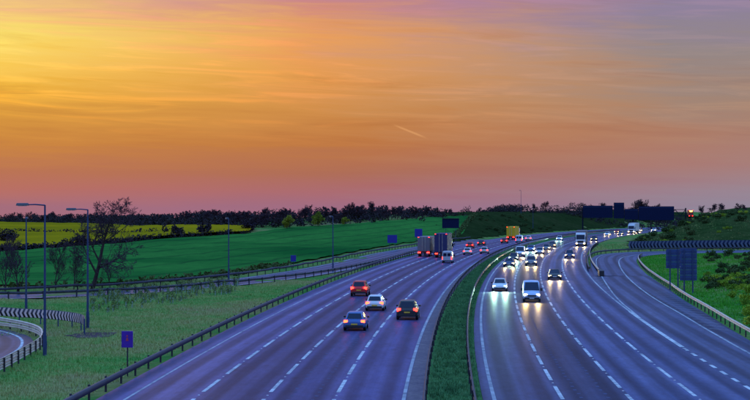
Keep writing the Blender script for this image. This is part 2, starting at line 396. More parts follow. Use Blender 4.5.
motor_r = strip('carriageway_right', line(1.75), line(17.6), .02, M['road'], (1.75, 17.6), nu=6)
M['bank'] = ground_mat('bank_scrub', [(.016, .032, .010), (.03, .05, .015), (.05, .06, .022)], .04, .5)
M['hill'] = ground_mat('hill_scrub', [(.02, .05, .012), (.05, .08, .022), (.09, .085, .035)], .05, .4)
M['medg'] = ground_mat('median_turf', [(.05, .15, .05), (.09, .22, .07), (.14, .24, .10)], .5, 2.)
med = strip('median_turf', line(-1.27), line(1.73), .012, M['medg'], nu=2)
mar = strip('paved_margin', line(-2.22), line(-1.28), .028, M['margin'])
# slip roads
def xat(path, ys): return np.interp(ys, path[:, 1], path[:, 0])
y1 = np.arange(30, 228, 2.); Jl = line(16.5, y1)
sh = np.interp(y1, [30, 105, 190, 228], [1.3, 1.5, 3.4, 3.4])
iK = SL_K[SL_K[:, 1] >= 226]; iL = resample(SL_L[(SL_L[:, 1] >= 228)], 1.)
Lres = SL_L[SL_L[:, 1] < 228]; Rn = np.stack([xat(SL_L, y1)+sh, y1], 1)
slip_r = strip('slip_road_right', Jl, Rn, .026, M['slip'], nu=3)
nK = 120
def even(path, n):
    L = np.r_[0, np.cumsum(np.linalg.norm(np.diff(path, axis=0), axis=1))]; t = np.linspace(0, L[-1], n)
    return np.stack([np.interp(t, L, path[:, 0]), np.interp(t, L, path[:, 1])], 1)
slip_bend = strip('slip_road_bend', even(offset(iK, -1.0), nK), even(offset(SL_L[SL_L[:, 1] >= 224], 3.2), nK), .031, M['slip'], nu=3)
lslip = strip('slip_road_left', offset(LSLIP, -4.2), offset(LSLIP, 4.2), .012, M['slip'], nu=2)
loop = strip('loop_road', offset(LOOP, -6.0), offset(LOOP, .8), .02, M['slip'], nu=2)

def cover(name, x0, x1, y0, y1, st_, cond, mat, lift):
    a = np.arange(x0, x1, st_); b_ = np.arange(y0, y1, st_); X, Y = np.meshgrid(a, b_); nxx = len(a)
    i = (np.arange(len(b_)-1)[:, None]*nxx+np.arange(nxx-1)[None, :]).ravel(); Fq = np.stack([i, i+1, i+nxx+1, i+nxx], 1)
    Fq = Fq[cond(X.ravel(), Y.ravel())[Fq].all(1)]
    o = npmesh(name, np.stack([X.ravel(), Y.ravel(), (hgt(X, Y)+lift).ravel()], 1), Fq, mat); o['kind'] = 'structure'; o.data.shade_smooth()
def wav(x, y): return 2.5*np.sin(x*.21+y*.13)+1.5*np.sin(x*.53-y*.31)
cover('cutting_slope', 20, 260, 395, 900, 2.5, lambda x, y: (lat(x, y) < -22.5+.4*wav(x, y)) & (lat(x, y) > -95+4*wav(x, y)), M['bank'], .22)
cover('hillside', 60, 300, 370, 700, 2.5, lambda x, y: (lat(x, y) > 25+.4*wav(x, y)) & (y > np.interp(x, KX, KY)+10+.5*wav(x, y)), M['hill'], .22)
cover('soil_patch', -27, -17, 115, 131, .4, lambda x, y: ((x+22.2)/2.4)**2+((y-122.5)/3.6)**2 < .75+.10*np.sin(x*2.3+y)+.10*np.sin(y*1.7-x*1.1)+.08*np.sin(x*5.1), M['soil'], .03)
# fields
def field(name, lower, upper, mat, lift, nv=24, nu=80):
    lo = even(np.array([at(*q) for q in lower]), nu); up = even(np.array([at(*q) for q in upper]), nu)
    return strip(name, lo, up, lift, mat, (0., 1.), nu=nv, drape=True)
mt, t, b = bsdf_mat('cereal_crop')
uvn = t.n.new('ShaderNodeTexCoord'); u_, v_, _ = t.sep(uvn.outputs['UV']); ob = uvn.outputs['Object']
n1 = t.noise(ob, .016, 6, .65, .5); n2 = t.noise(t.mapping(ob, (1., .3, 1.)), .5, 5, .75)
c = t.mix(t.rng(n1, .35, .65), (.014, .115, .022, 1), (.055, .235, .040, 1)); c = t.mix(t.rng(n2, .3, .7, 0., .35), c, (.01, .06, .02, 1))
wob = t.math('ADD', u_, t.math('MULTIPLY', t.math('SUBTRACT', n1, .5), .03))
tram = t.rng(t.math('ABSOLUTE', t.math('SUBTRACT', t.math('FRACT', t.math('MULTIPLY', wob, 6.)), .5)), .0, .12, .5, .0)
c = t.mix(tram, c, (.012, .035, .018, 1)); t.put(b.inputs['Base Color'], c); b.inputs['Roughness'].default_value = 1.; b.inputs['Specular IOR Level'].default_value = 0.
bp = t.n.new('ShaderNodeBump'); bp.inputs['Distance'].default_value = .4; bp.inputs['Strength'].default_value = .5; t.put(bp.inputs['Height'], n2); t.put(b.inputs['Normal'], bp.outputs[0])
crop = field('crop_field', [(-260, 300), (0, 287), (120, 284.5), (220, 275.5), (290, 264), (345, 253.5), (400, 244.5), (440, 238.5), (462, 235)],
             [(-260, 262), (0, 253), (60, 249), (150, 241), (245, 235), (285, 229), (335, 225.5), (400, 221), (446, 217.5), (474, 216)], mt, .3)
mt, t, b = bsdf_mat('rapeseed_bloom')
ob = t.n.new('ShaderNodeTexCoord').outputs['Object']; n1 = t.noise(ob, .02, 5, .6); n2 = t.noise(ob, .6, 4, .7)
c = t.mix(t.rng(n1, .35, .65), (.26, .18, .004, 1), (.48, .29, .005, 1)); c = t.mix(t.rng(n2, .35, .7, 0., .45), c, (.14, .17, .02, 1))
t.put(b.inputs['Base Color'], c); b.inputs['Roughness'].default_value = 1.; b.inputs['Specular IOR Level'].default_value = 0.
bp = t.n.new('ShaderNodeBump'); bp.inputs['Distance'].default_value = .5; bp.inputs['Strength'].default_value = .6; t.put(bp.inputs['Height'], n2); t.put(b.inputs['Normal'], bp.outputs[0])
rape = field('rapeseed_field', [(-260, 262), (0, 252), (60, 247.8), (150, 240), (248, 234)], [(-260, 224), (0, 224), (100, 225.5), (160, 228.2), (256, 229.2)], mt, 1.0)
mt2 = ground_mat('pasture_strip', [(.10, .14, .02), (.17, .19, .03), (.24, .22, .04)], .02)

# ------------------------------------------------------------------ road markings
def painted(name, path, width, z, mat, parent):
    strip(name, offset(path, -width/2), offset(path, width/2), z, mat, parent=parent, kind=None)
painted('edge_line', line(-16.8), .14, .0245, M['edge'], motor_l)
painted('edge_line', line(-2.35), .2, .034, M['edge'], motor_l)
painted('edge_line', line(2.35), .2, .0245, M['edge'], motor_r)
yj = np.concatenate([np.arange(116, 800, 3.), np.arange(800, 1500, 20.)])
painted('edge_line', line(16.5, yj), .2, .036, M['edge'], motor_r)
def clipy(p, a, b): return p[(p[:, 1] >= a) & (p[:, 1] <= b)]
painted('edge_line', SL_K[(SL_K[:, 1] >= 128)], .18, .0375, M['edge'], slip_bend)
painted('merge_line', line(16.5, np.arange(112, 152, 2.)), .34, .041, M['paint'], slip_bend)
painted('edge_line', SL_L, .2, .0375, M['edge'], slip_bend)
painted('edge_line', offset(LSLIP, 3.6), .18, .017, M['paint'], lslip)
painted('edge_line', offset(LSLIP, -3.6), .18, .017, M['paint'], lslip)
painted('edge_line', LOOP, .2, .0245, M['paint'], loop)
dm = MB(); dm.box(-.105, .105, -3., 3., 0, .003); dme = dm.mesh('lane_marking'); dme.materials.append(M['paint'])
far = MB(); studs = MB(); nd = 0
for off in (-13.25, -9.6, -5.95, 5.9, 9.45, 13.0):
    par = motor_l if off < 0 else motor_r; y = 28.+(off*37 % 9)
    while y < 780:
        x_, y_ = rp(y, off); hd = heading(y)
        if y < 395:
            o = bpy.data.objects.new('lane_marking', dme); COL.objects.link(o); o.parent = par; o.location = (float(x_), float(y_), .0245); o.rotation_euler = (0, 0, hd); nd += 1
        else:
            R = Matrix.Rotation(hd, 3, 'Z'); q = [R @ Vector(v) for v in ((-.09, -3, 0), (.09, -3, 0), (.09, 3, 0), (-.09, 3, 0))]
            far.quad(*[(v.x+float(x_), v.y+float(y_), .0275) for v in q])
        if y < 330:
            x2, y2 = rp(y+4.5, off); x2, y2 = float(x2), float(y2); studs.box(x2-.06, x2+.06, y2-.07, y2+.07, .0205, .045, .02)
        y += 9.*math.sqrt(1+float(slope(y))**2)**-1
o = far.build('lane_marking_far', M['paint'], motor_r); o['kind'] = 'stuff'
o = studs.build('road_stud', M['stud'], motor_l); o['kind'] = 'stuff'
# short broken line where the slip road joins, hatched nose, worn sensor-loop scars
sm_ = MB(); sm_.box(-.12, .12, -1., 1., 0, .003); sme = sm_.mesh('merge_marking'); sme.materials.append(M['paint'])
y = 40.
while y < 115:
    x_, y_ = rp(y, 16.5); o = bpy.data.objects.new('merge_marking', sme); COL.objects.link(o); o.parent = slip_r
    o.location = (float(x_), float(y_), .033); o.rotation_euler = (0, 0, heading(y)); y += 3.9
for k, y in enumerate(np.arange(150, 224, 5.2)):
    xa, ya = rp(y, 16.75); xb = float(xat(SL_K, [y-3.5])[0])-.25; yb = y-3.5
    if xb-xa < .25: continue
    hm = MB(); hm.quad((float(xa), float(ya)-.3, .0385), (xb, yb-.3, .0385), (xb, yb+.3, .0385), (float(xa), float(ya)+.3, .0385))
    hm.build('hatch_marking', M['edge'], slip_bend)
for k, y in enumerate(np.arange(128, 186, 3.6)):
    xa = float(xat(SL_L, [y])[0])+.3; xb = xa+float(np.interp(y, [105, 190], [.9, 2.6]))
    hm = MB(); hm.quad((xa, y, .0385), (xb, y-2.2, .0385), (xb, y-1.85, .0385), (xa, y+.35, .0385)); hm.build('hatch_marking', M['paint_worn'], slip_bend)
sc_ = MB()
for off, ya, yb in ((-7.0, 60, 165), (-8.3, 60, 150), (6.9, 60, 150), (8.3, 60, 140)):
    for y in np.arange(ya, yb, 1.7):
        x_, y_ = rp(y, off+.05*math.sin(y)); x_, y_ = float(x_), float(y_); sc_.box(x_-.09, x_+.09, y_-.16, y_+.16, .0225, .0265)
o = sc_.build('sensor_scars', plain('scar_sealant', (.10, .105, .20), .7, vary=.3, scale=.6, spec=.05), motor_l); o['kind'] = 'stuff'

# ------------------------------------------------------------------ safety barriers
def sweep(name, path, prof, mat, parent=None, zf=None):
    n = len(path); m_ = len(prof); V = np.zeros((m_, n, 3))
    zb = np.zeros(n) if zf is None else zf
    for k, (o_, z_) in enumerate(prof): q = offset(path, o_); V[k, :, :2] = q; V[k, :, 2] = z_+zb
    i = np.arange(n-1); Fq = []
    for k in range(m_):
        k2 = (k+1) % m_; Fq.append(np.stack([k*n+i, k2*n+i, k2*n+i+1, k*n+i+1], 1))
    return npmesh(name, V.reshape(-1, 3), np.concatenate(Fq), mat, parent)
def wbeam(z0, s=1, t_=.03):       # W-shaped beam section, traffic face on side s
    a = [(0, 0), (.05, .02), (.09, .07), (.05, .13), (.02, .155), (.05, .18), (.09, .24), (.05, .29), (0, .31)]
    return [(s*(o_+.04), z0+z_) for o_, z_ in a]+[(s*(o_+.04-t_), z0+z_) for o_, z_ in a[::-1]]
pm = MB(); pm.box(-.05, .05, -.07, .07, -.15, .80); post_me = pm.mesh('post'); post_me.materials.append(M['post'])
def barrier(label, path, side=1, mat=None, spacing=4., z0=.48, upto=1e9, box=False, double=False, group='roadside safety barriers'):
    b0 = empty('safety_barrier', (0, 0, 0)); tag(b0, label, 'barrier', group)
    zf = np.maximum(hgt(path[:, 0], path[:, 1])+.06, 0) if True else None
    if box: prof = [(side*.06, z0), (side*.26, z0), (side*.26, z0+.28), (side*.06, z0+.28)]
    else: prof = wbeam(z0, side)
    sweep('beam', path, prof, mat or M['galv'], b0, zf)
    if double: sweep('beam', path, [(-side*.06, z0), (-side*.2, z0), (-side*.2, z0+.28), (-side*.06, z0+.28)], mat or M['galv'], b0, zf)
    q = resample(path, spacing); gq = np.gradient(q, axis=0)
    for k in range(len(q)):
        if q[k, 1] > upto: continue
        o = bpy.data.objects.new('post', post_me); COL.objects.link(o); o.parent = b0
        o.location = (q[k, 0], q[k, 1], max(hz(*q[k])+.06, 0)); o.rotation_euler = (0, 0, math.atan2(gq[k, 1], gq[k, 0])-math.pi/2)
    return b0
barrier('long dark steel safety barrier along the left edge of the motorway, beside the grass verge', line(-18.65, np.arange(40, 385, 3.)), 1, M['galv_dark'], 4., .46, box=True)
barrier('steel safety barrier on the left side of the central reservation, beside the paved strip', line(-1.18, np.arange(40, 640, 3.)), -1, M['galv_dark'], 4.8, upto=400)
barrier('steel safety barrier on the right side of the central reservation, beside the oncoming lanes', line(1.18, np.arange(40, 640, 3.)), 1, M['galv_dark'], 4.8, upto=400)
barrier('pale steel safety barrier along the right edge of the curving slip road', np.concatenate([np.stack([xat(SL_L, y1[10:])+sh[10:]+.3, y1[10:]], 1), offset(clipy(SL_L, 230, 312), 3.6)]), -1, M['galv'], 3.2)
barrier('pale steel safety barrier curving round the grass island beside the right carriageway', line(18.2, np.arange(233, 420, 2.)), -1, M['galv'], 3.2)
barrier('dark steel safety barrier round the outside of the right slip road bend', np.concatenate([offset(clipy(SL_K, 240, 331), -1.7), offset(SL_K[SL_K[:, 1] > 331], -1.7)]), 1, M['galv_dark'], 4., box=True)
lb_ = barrier('pale steel safety barrier around the tight loop road at the left edge', offset(LOOP, 1.5), -1, M['galv'], 2.4, z0=.52)
sweep('lower_beam', offset(LOOP, 1.5), wbeam(.16, -1), M['galv'], lb_)
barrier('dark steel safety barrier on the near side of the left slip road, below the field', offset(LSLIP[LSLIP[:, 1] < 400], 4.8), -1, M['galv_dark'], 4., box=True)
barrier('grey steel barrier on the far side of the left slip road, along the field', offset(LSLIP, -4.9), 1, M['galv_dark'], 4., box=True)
cc = empty('crash_cushion', (0, 0, 0)); q0 = line(18.2, np.array([226., 233.]))
cb = MB(); cb.tube((q0[0, 0], q0[0, 1], .02), (q0[0, 0], q0[0, 1], .75), .28, .28, 12); cb.build('nose', M['trim'], cc, True)
cb = MB(); a_, b_ = q0; cb.add([(a_[0]-.35, a_[1], .05), (a_[0]+.35, a_[1], .05), (b_[0]+.3, b_[1], .05), (b_[0]-.3, b_[1], .05), (a_[0]-.35, a_[1], .85), (a_[0]+.35, a_[1], .85), (b_[0]+.3, b_[1], .85), (b_[0]-.3, b_[1], .85)],
       [(3, 2, 1, 0), (4, 5, 6, 7), (0, 1, 5, 4), (1, 2, 6, 5), (2, 3, 7, 6), (3, 0, 4, 7)]); cb.build('fender_panel', M['galv_dark'], cc)
tag(cc, 'dark crash cushion at the nose where the right slip road splits off', 'crash cushion')

# ------------------------------------------------------------------ chevron boards
def chevron_board(label, path, z0, z1, pitch, dirn, post_sp, mat_b, side, mat_c):
    r = empty('chevron_board'); tag(r, label, 'chevron sign')
    zf = hgt(path[:, 0], path[:, 1])
    sweep('board', path, [(0, z0), (.05, z0), (.05, z1), (0, z1)], mat_b, r, zf)
    q = resample(path, pitch); gq = np.gradient(q, axis=0); gq /= np.linalg.norm(gq, axis=1)[:, None]
    hgt_ = z1-z0; wd = pitch*.5
    # chevron in local (along, up), pointing towards -along when dirn = -1; stands 6 mm proud
    for k in range(len(q)-1):
        g_ = gq[k]; nrm = np.array([g_[1], -g_[0]])*side; mb = MB(); base = q[k]
        zz = hz(*base)
        def P(a, z, o_): return (base[0]+g_[0]*a+nrm[0]*o_, base[1]+g_[1]*a+nrm[1]*o_, zz+z)
        a0 = 0.; tip = dirn*pitch*.45; pts = [(0, z0+.03), (wd, z0+.03), (wd+tip, (z0+z1)/2), (wd, z1-.03), (0, z1-.03), (tip, (z0+z1)/2)]
        o1 = .062 if side > 0 else .012
        mb.add([P(a, z, o1) for a, z in pts]+[P(a, z, o1-.01) for a, z in pts], [(0, 1, 2, 5), (5, 2, 3, 4), (0, 1, 7, 6), (3, 4, 10, 9)])
        mb.build('chevron', mat_c, r)
    for k, pnt in enumerate(resample(path, post_sp)):
        mb = MB(); oo = -.06 if side > 0 else .11; mb.tube((pnt[0], pnt[1], hz(*pnt)-.3), (pnt[0], pnt[1], hz(*pnt)+z1), .05, .05, 6)
        o = mb.build('post', M['column'], r)
    return r
chevron_board('long low chevron board with pale arrows behind the left loop road', spline([(-22.7, 122), (-23.9, 127), (-26.3, 131), (-30, 134.3), (-36, 137), (-48, 138.5), (-64, 139)], .6), .55, 1.32, .52, 1, 2.6, M['chev_b'], -1, M['chev_w'])
chb = offset(SL_K[(SL_K[:, 1] > 347.5)], -6.2)
chevron_board('long chevron board with dark arrows on the outside of the right slip road bend', chb, .7, 2.3, 1.05, -1, 4.2, M['chev_back'], 1, M['chev_dim'])

# ------------------------------------------------------------------ lamps, signs, masts
def lamp(label, x, y, h, arm, rz=0., name='street_lamp', arm_ang=None):
    z = hz(x, y); r = empty(name, (x, y, z), rz); tag(r, label, 'street lamp', 'street lamps')
    mb = MB(); mb.tube((0, 0, -.2), (0, 0, 1.4), .13, .13, 10); mb.tube((0, 0, 1.4), (0, 0, h), .095, .06, 10); mb.build('column', M['column'], r, True)
    mb = MB(); mb.box(.1, .14, -.06, .06, .5, 1.0); mb.build('access_door', M['column'], r)
    if arm:
        mb = MB(); mb.tube((0, 0, h-.02), (-arm*.6, 0, h+.03), .05, .045, 8); mb.tube((-arm*.6, 0, h+.03), (-arm, 0, h+.02), .045, .04, 8); mb.build('arm', M['column'], r, True)
        mb = MB(); mb.box(-arm-.85, -arm+.02, -.16, .16, h-.05, h+.13, .05); hd = mb.build('lamp_head', M['lamp'], r, True, .04)
        mb = MB(); mb.box(-arm-.7, -arm-.15, -.12, .12, h-.085, h-.052); mb.build('lens', M['lens'], hd)
    return r
lamp('tall street lamp with its arm to the left, the nearest one by the loop road', -22.3, 105.4, 10.2, 1.1)
lamp('tall street lamp just left of the large leaning bare tree', -23.75, 129, 9.85, .95)
lamp('plain lamp column behind the left chevron board, nearest the left edge', -33.2, 148.5, 9.0, .5, math.radians(-80))
lamp('thin lamp column standing at the edge of the green field, right of the yellow field', -19.6, 209, 8.6, .6, math.radians(-70))
lamp('thin lamp column beside the left slip road, below the pale green tree', -6.5, 241, 8.6, .6, math.radians(-70))
for (u, v, h, lb) in ((521, 214, 10.5, 'tall lamp mast on the wooded bank beyond the yellow lorry'), (533, 231, 9., 'lamp mast on the bank to the right of the yellow lorry')):
    x, y = at(u, v); lamp(lb, x, y, h, .4, math.radians(-60), 'lamp_mast')

def sign(label, x, y, zb, wd, ht, rows, mat, posts=2, rz=0., name='road_sign', border=True):
    z = hz(x, y); r = empty(name, (x, y, z), rz); tag(r, label, 'road sign')
    mb = MB(); mb.box(-wd/2, wd/2, -.03, .03, zb, zb+ht); pn = mb.build('panel', mat, r, False, .015)
    for i in range(posts):
        px = 0 if posts == 1 else (-wd*.3+wd*.6*i/(posts-1)); mb = MB(); mb.tube((px, .09, -.3), (px, .09, zb+ht*.9), .045, .045, 8); mb.build('post', M['post'] if posts == 1 else M['column'], r, True)
    if border:
        e = .05*min(wd, ht); t_ = e*.8; mb = MB()
        mb.box(-wd/2+e, wd/2-e, -.037, -.0305, zb+e, zb+e+t_); mb.box(-wd/2+e, wd/2-e, -.037, -.0305, zb+ht-e-t_, zb+ht-e)
        mb.box(-wd/2+e, -wd/2+e+t_, -.037, -.0305, zb+e+t_, zb+ht-e-t_); mb.box(wd/2-e-t_, wd/2-e, -.037, -.0305, zb+e+t_, zb+ht-e-t_); mb.build('border', M['sign_text'] if rows is None else mat, pn)
    return r, pn
r, pn = sign('small violet-blue marker sign with faint red marks on a thin post behind the barrier', -14.7, 92.6, 1.72, .68, .98, 1, M['sign_violet'], 1, border=False)
mb = MB(); mb.box(-.05, .05, -.037, -.0305, 2.36, 2.46); mb.add([(-.09, -.036, 2.12), (.09, -.036, 2.12), (.03, -.036, 2.32), (-.03, -.036, 2.32)], [(0, 1, 2, 3)]); mb.build('symbol', M['sign_red'], pn)
for (u, v, wd, ht, zb, lb) in ((294, 271.5, .9, 1.05, 1.1, 'small plain blue sign beside the left slip road under the field'),
                               (392.5, 254, 2.3, 1.9, 1.55, 'square blue road sign left of the grey-brown lorry, beside the slip road'),
                               (418, 250, 2.0, 2.2, 2.2, 'blue road sign just beyond the grey-brown lorry')):
    ofp = offset(LSLIP, -6.3); n_ = ofp[np.argmin(np.abs(375+F*ofp[:, 0]/ofp[:, 1]-u))]; sign(lb, float(n_[0]), float(n_[1]), zb, wd, ht, 1, M['sign_blue'], 1 if wd < 1 else 2, -.06, border=False)
r, pn = sign('dark matrix sign board standing on the bank above the tall blue lorry', 20.6, 425, 4.3, 4.6, 2.7, 1, M['board_dark'], 2, -.1, border=False)
mb = MB(); mb.box(-2.3, 2.3, -.2, -.0305, 6.85, 6.98); mb.build('hood', M['trim'], pn)
# large sign seen from behind, two boards with rails
def sign_back(label, x, y, zb, wd, ht, rz, posts):
    z = hz(x, y); r = empty('direction_sign', (x, y, z), rz); tag(r, label, 'road sign')
    ncol = max(2, int(wd/.62)); nrow = max(2, int(ht/.62))
    for j in range(nrow):
        mb = MB(); mb.box(-wd/2, wd/2, -.02, .03, zb+ht*j/nrow+.012, zb+ht*(j+1)/nrow-.012); mb.build('panel', M['sign_back'], r)
    for j in range(nrow):
        mb = MB(); zc = zb+ht*(j+.5)/nrow; mb.box(-wd/2+.03, wd/2-.03, -.07, -.022, zc-.035, zc+.035); mb.build('rail', M['sign_rail'], r)
    for i in range(posts):
        px = -wd*.25+wd*.5*i/max(1, posts-1); mb = MB(); mb.tube((px, -.16, -.4), (px, -.16, zb+ht*.97), .085, .085, 10); mb.build('post', M['column'], r, True)
sign_back('tall sign seen from behind, on two posts on the grass behind the slip road barrier', 36.25, 180.5, 1.55, 1.95, 3.75, -.12, 2)
sign_back('shorter sign seen from behind, just left of and beyond the tall sign back', 36.3, 189.5, 2.6, 1.9, 2.35, -.12, 2)

# gantry far down the road
GY = 668.; hdg = heading(GY); gx0, gy0 = rp(GY, 0)
gr = empty('sign_gantry', (float(gx0), float(gy0), 0), hdg); tag(gr, 'dark sign gantry with large boards spanning the far end of the motorway', 'gantry')
for sx in (-22, 0, 22.5):
    mb = MB(); mb.tube((sx, 0, -1), (sx, 0, 9.6), .35, .3, 8); mb.build('leg', M['gantry'], gr)
mb = MB()
for zz in (6.3, 8.9):
    for yy in (-.6, .6): mb.box(-22, 22.5, yy-.12, yy+.12, zz-.12, zz+.12)
for k in range(20):
    xa = -22+k*2.225; zz = (6.3, 8.9) if k % 2 else (8.9, 6.3)
    for yy in (-.6, .6): mb.tube((xa, yy, zz[0]), (xa+2.225, yy, zz[1]), .08, .08, 4)
mb.build('truss', M['gantry'], gr)
mb = MB(); mb.box(-22, 22.5, -.7, .7, 5.95, 6.02); mb.build('walkway', M['gantry'], gr)
for (xa, xb, za, zb_) in ((-21.6, -8.6, 5.3, 10.6), (-8.1, -3.6, 5.1, 11.9), (2.7, 17.8, 4.4, 10.3), (-3.4, 2.5, 4.6, 9.2)):
    mb = MB(); mb.box(xa, xb, -1.1, -.85, za, zb_); pn = mb.build('sign_board', M['board_dark'], gr, False, .05)
    mb = MB(); mb.box(xa+.3, xb-.3, -1.12, -1.102, zb_-.55, zb_-.45); mb.build('trim_line', M['sign_back'], pn)

# ------------------------------------------------------------------ vehicles
def loft(stations, ring):
    mb = MB(); n = None; vs = []
    for s_ in stations:
        r = ring(*s_); n = len(r); vs += r
    fs = []
    for k in range(len(stations)-1):
        for i in range(n): j = (i+1) % n; fs.append((k*n+i, k*n+j, (k+1)*n+j, (k+1)*n+i))
    fs.append(tuple(range(n))); e = (len(stations)-1)*n; fs.append(tuple(range(e+n-1, e-1, -1)))
    mb.add(vs, fs); return mb
def body_ring(y, w_, zb, zt, cr=.03):
    h = zt-zb; half = [(0, zb), (w_*.8, zb), (w_*.95, zb+h*.12), (w_, zb+h*.38), (w_*.985, zb+h*.68), (w_*.93, zt-h*.07), (w_*.80, zt), (0, zt+cr)]
    return [(x, y, z) for x, z in half]+[(-x, y, z) for x, z in half[-2:0:-1]]
def wheel(parent, x, y, r, wdt):
    sgn = 1 if x > 0 else -1; mb = MB(); n = 18; prof = [(-wdt/2, r*.62), (-wdt/2, r*.93), (-wdt*.38, r), (wdt*.38, r), (wdt/2, r*.93), (wdt/2, r*.62)]
    vs = []; fs = []
    for k, (ox, rr) in enumerate(prof):
        for i in range(n): a = 2*math.pi*i/n; vs.append((ox, math.cos(a)*rr, math.sin(a)*rr))
    for k in range(len(prof)-1):
        for i in range(n): j = (i+1) % n; fs.append((k*n+i, k*n+j, (k+1)*n+j, (k+1)*n+i))
    fs += [tuple(range(n)), tuple(range(len(vs)-1, len(vs)-n-1, -1))]
    mb.add(vs, fs); o = mb.build('wheel', M['tyre'], parent, True); o.location = (x, y, r)
    mb = MB(); mb.tube((sgn*(wdt/2-.03), 0, 0), (sgn*(wdt/2+.012), 0, 0), r*.6, r*.56, 14)
    mb.build('rim', M['rim'], o, True)
def make_car(kind):
    L_, W_, Ht = dict(hatch=(4.1, 1.78, 1.47), saloon=(4.55, 1.8, 1.43), suv=(4.5, 1.88, 1.68))[kind]
    r = empty('car'); h2 = L_/2; wh = W_/2; sh_ = {'hatch': .92, 'saloon': .9, 'suv': 1.04}[kind]; zb = .24 if kind != 'suv' else .3
    if kind == 'saloon': boot = sh_+.03; rb, rt, ft, fb = -h2+.62, -h2+1.25, .28, h2-1.25
    elif kind == 'suv': boot = sh_; rb, rt, ft, fb = -h2+.14, -h2+.5, .35, h2-1.2
    else: boot = sh_-.02; rb, rt, ft, fb = -h2+.16, -h2+.62, .35, h2-1.1
    st_ = [(-h2, wh*.82, zb+.16, boot-.22), (-h2+.05, wh*.9, zb+.06, boot-.1), (-h2+.22, wh*.97, zb, boot), (-h2+.9, wh, zb-.02, sh_), (0, wh, zb-.02, sh_),
           (h2-1.15, wh, zb-.02, sh_-.0), (h2-.7, wh*.985, zb-.02, sh_-.08), (h2-.25, wh*.94, zb, sh_-.19), (h2-.06, wh*.84, zb+.05, sh_-.30), (h2, wh*.74, zb+.12, sh_-.40)]
    body = loft(st_, body_ring).build('body', CP['silver'], r, True)
    # cabin: lower ring at shoulder, upper ring at roof
    z0, z1 = sh_-.03, Ht; wb, wt = wh*.88, wh*.68
    lo = [(-wb*.94, rb), (wb*.94, rb), (wb, rb+.35), (wb, fb-.45), (wb*.9, fb), (-wb*.9, fb), (-wb, fb-.45), (-wb, rb+.35)]
    up = [(-wt*.95, rt), (wt*.95, rt), (wt, rt+.2), (wt, ft-.25), (wt*.93, ft), (-wt*.93, ft), (-wt, ft-.25), (-wt, rt+.2)]
    mb = MB(); mb.add([(x, y, z0) for x, y in lo]+[(x, y, z1-.05) for x, y in up]+[(x*.86, y*.93, z1) for x, y in up],
                      [(i, (i+1) % 8, 8+(i+1) % 8, 8+i) for i in range(8)]+[(8+i, 8+(i+1) % 8, 16+(i+1) % 8, 16+i) for i in range(8)]+[tuple(range(16, 24))])
    mb.build('cabin', CP['silver'], body, True)
    def pane(name, a, b_, c_, d_, e=.012):      # quad on the cabin surface, pushed out a little
        n_ = (Vector(b_)-Vector(a)).cross(Vector(d_)-Vector(a)).normalized()*e; mb = MB()
        mb.add([Vector(q)+n_ for q in (a, b_, c_, d_)]+[Vector(q)-n_*.5 for q in (a, b_, c_, d_)], [(0, 1, 2, 3), (0, 4, 5, 1), (1, 5, 6, 2), (2, 6, 7, 3), (3, 7, 4, 0)]); return mb.build(name, M['glass'], r)
    def L3(i, t_): a = lo[i]; b_ = up[i]; return Vector((a[0]*(1-t_)+b_[0]*t_, a[1]*(1-t_)+b_[1]*t_, z0*(1-t_)+(z1-.05)*t_))
    def inq(i, j, s0, s1, t0, t1): return [L3(i, t0).lerp(L3(j, t0), s0), L3(i, t0).lerp(L3(j, t0), s1), L3(i, t1).lerp(L3(j, t1), s1), L3(i, t1).lerp(L3(j, t1), s0)]
    pane('rear_window', *inq(0, 1, .08, .92, .16, .92)); pane('windscreen', *inq(4, 5, .04, .96, .08, .95))
    for i, j in ((2, 3), (6, 7)):
        pane('side_window', *inq(i, j, .03, .46, .14, .9)); pane('side_window', *inq(i, j, .52, .98, .14, .9))
    for sx in (-1, 1):
        mb = MB(); mb.box(min(sx*wh*.52, sx*wh*.92), max(sx*wh*.52, sx*wh*.92), h2-.27, h2-.11, sh_-.40, sh_-.24); mb.build('headlight', M['head'], r, False, .03)
        za, zb2 = (sh_-.24, sh_-.04) if kind != 'suv' else (sh_-.26, sh_+.02)
        mb = MB(); mb.box(min(sx*wh*.6, sx*wh*.955), max(sx*wh*.6, sx*wh*.955), -h2+.015, -h2+.14, za, zb2); mb.build('tail_light', M['tail'], r, False, .02)
        mb = MB(); mb.box(min(sx*wh*.97, sx*(wh+.17)), max(sx*wh*.97, sx*(wh+.17)), fb-.55, fb-.40, sh_+.0, sh_+.15); mb.build('mirror', CP['black'], r, False, .03)
    mb = MB(); mb.box(-wh*.80, wh*.80, -h2-.035, -h2+.12, zb+.04, zb+.24); bu = mb.build('rear_bumper', M['trim'], r, False, .03)
    mb = MB(); mb.box(-.26, .26, -h2-.045, -h2-.0, boot-.40, boot-.29); mb.build('rear_plate', M['plate_y'], r)
    mb = MB(); mb.box(-wh*.72, wh*.72, h2-.10, h2+.02, zb+.06, zb+.22); mb.build('front_bumper', M['trim'], r, False, .03)
    mb = MB(); mb.box(-wh*.42, wh*.42, h2-.12, h2+.008, sh_-.50, sh_-.43); mb.build('grille', M['trim'], r)
    mb = MB(); mb.box(-.26, .26, h2-.0, h2+.03, zb+.20, zb+.31); mb.build('front_plate', M['plate'], r)
    wr = .32 if kind != 'suv' else .36
    for sx in (-1, 1):
        for yy in (-h2+.78, h2-.82): wheel(r, sx*(wh-.09), yy, wr, .22)
    return r
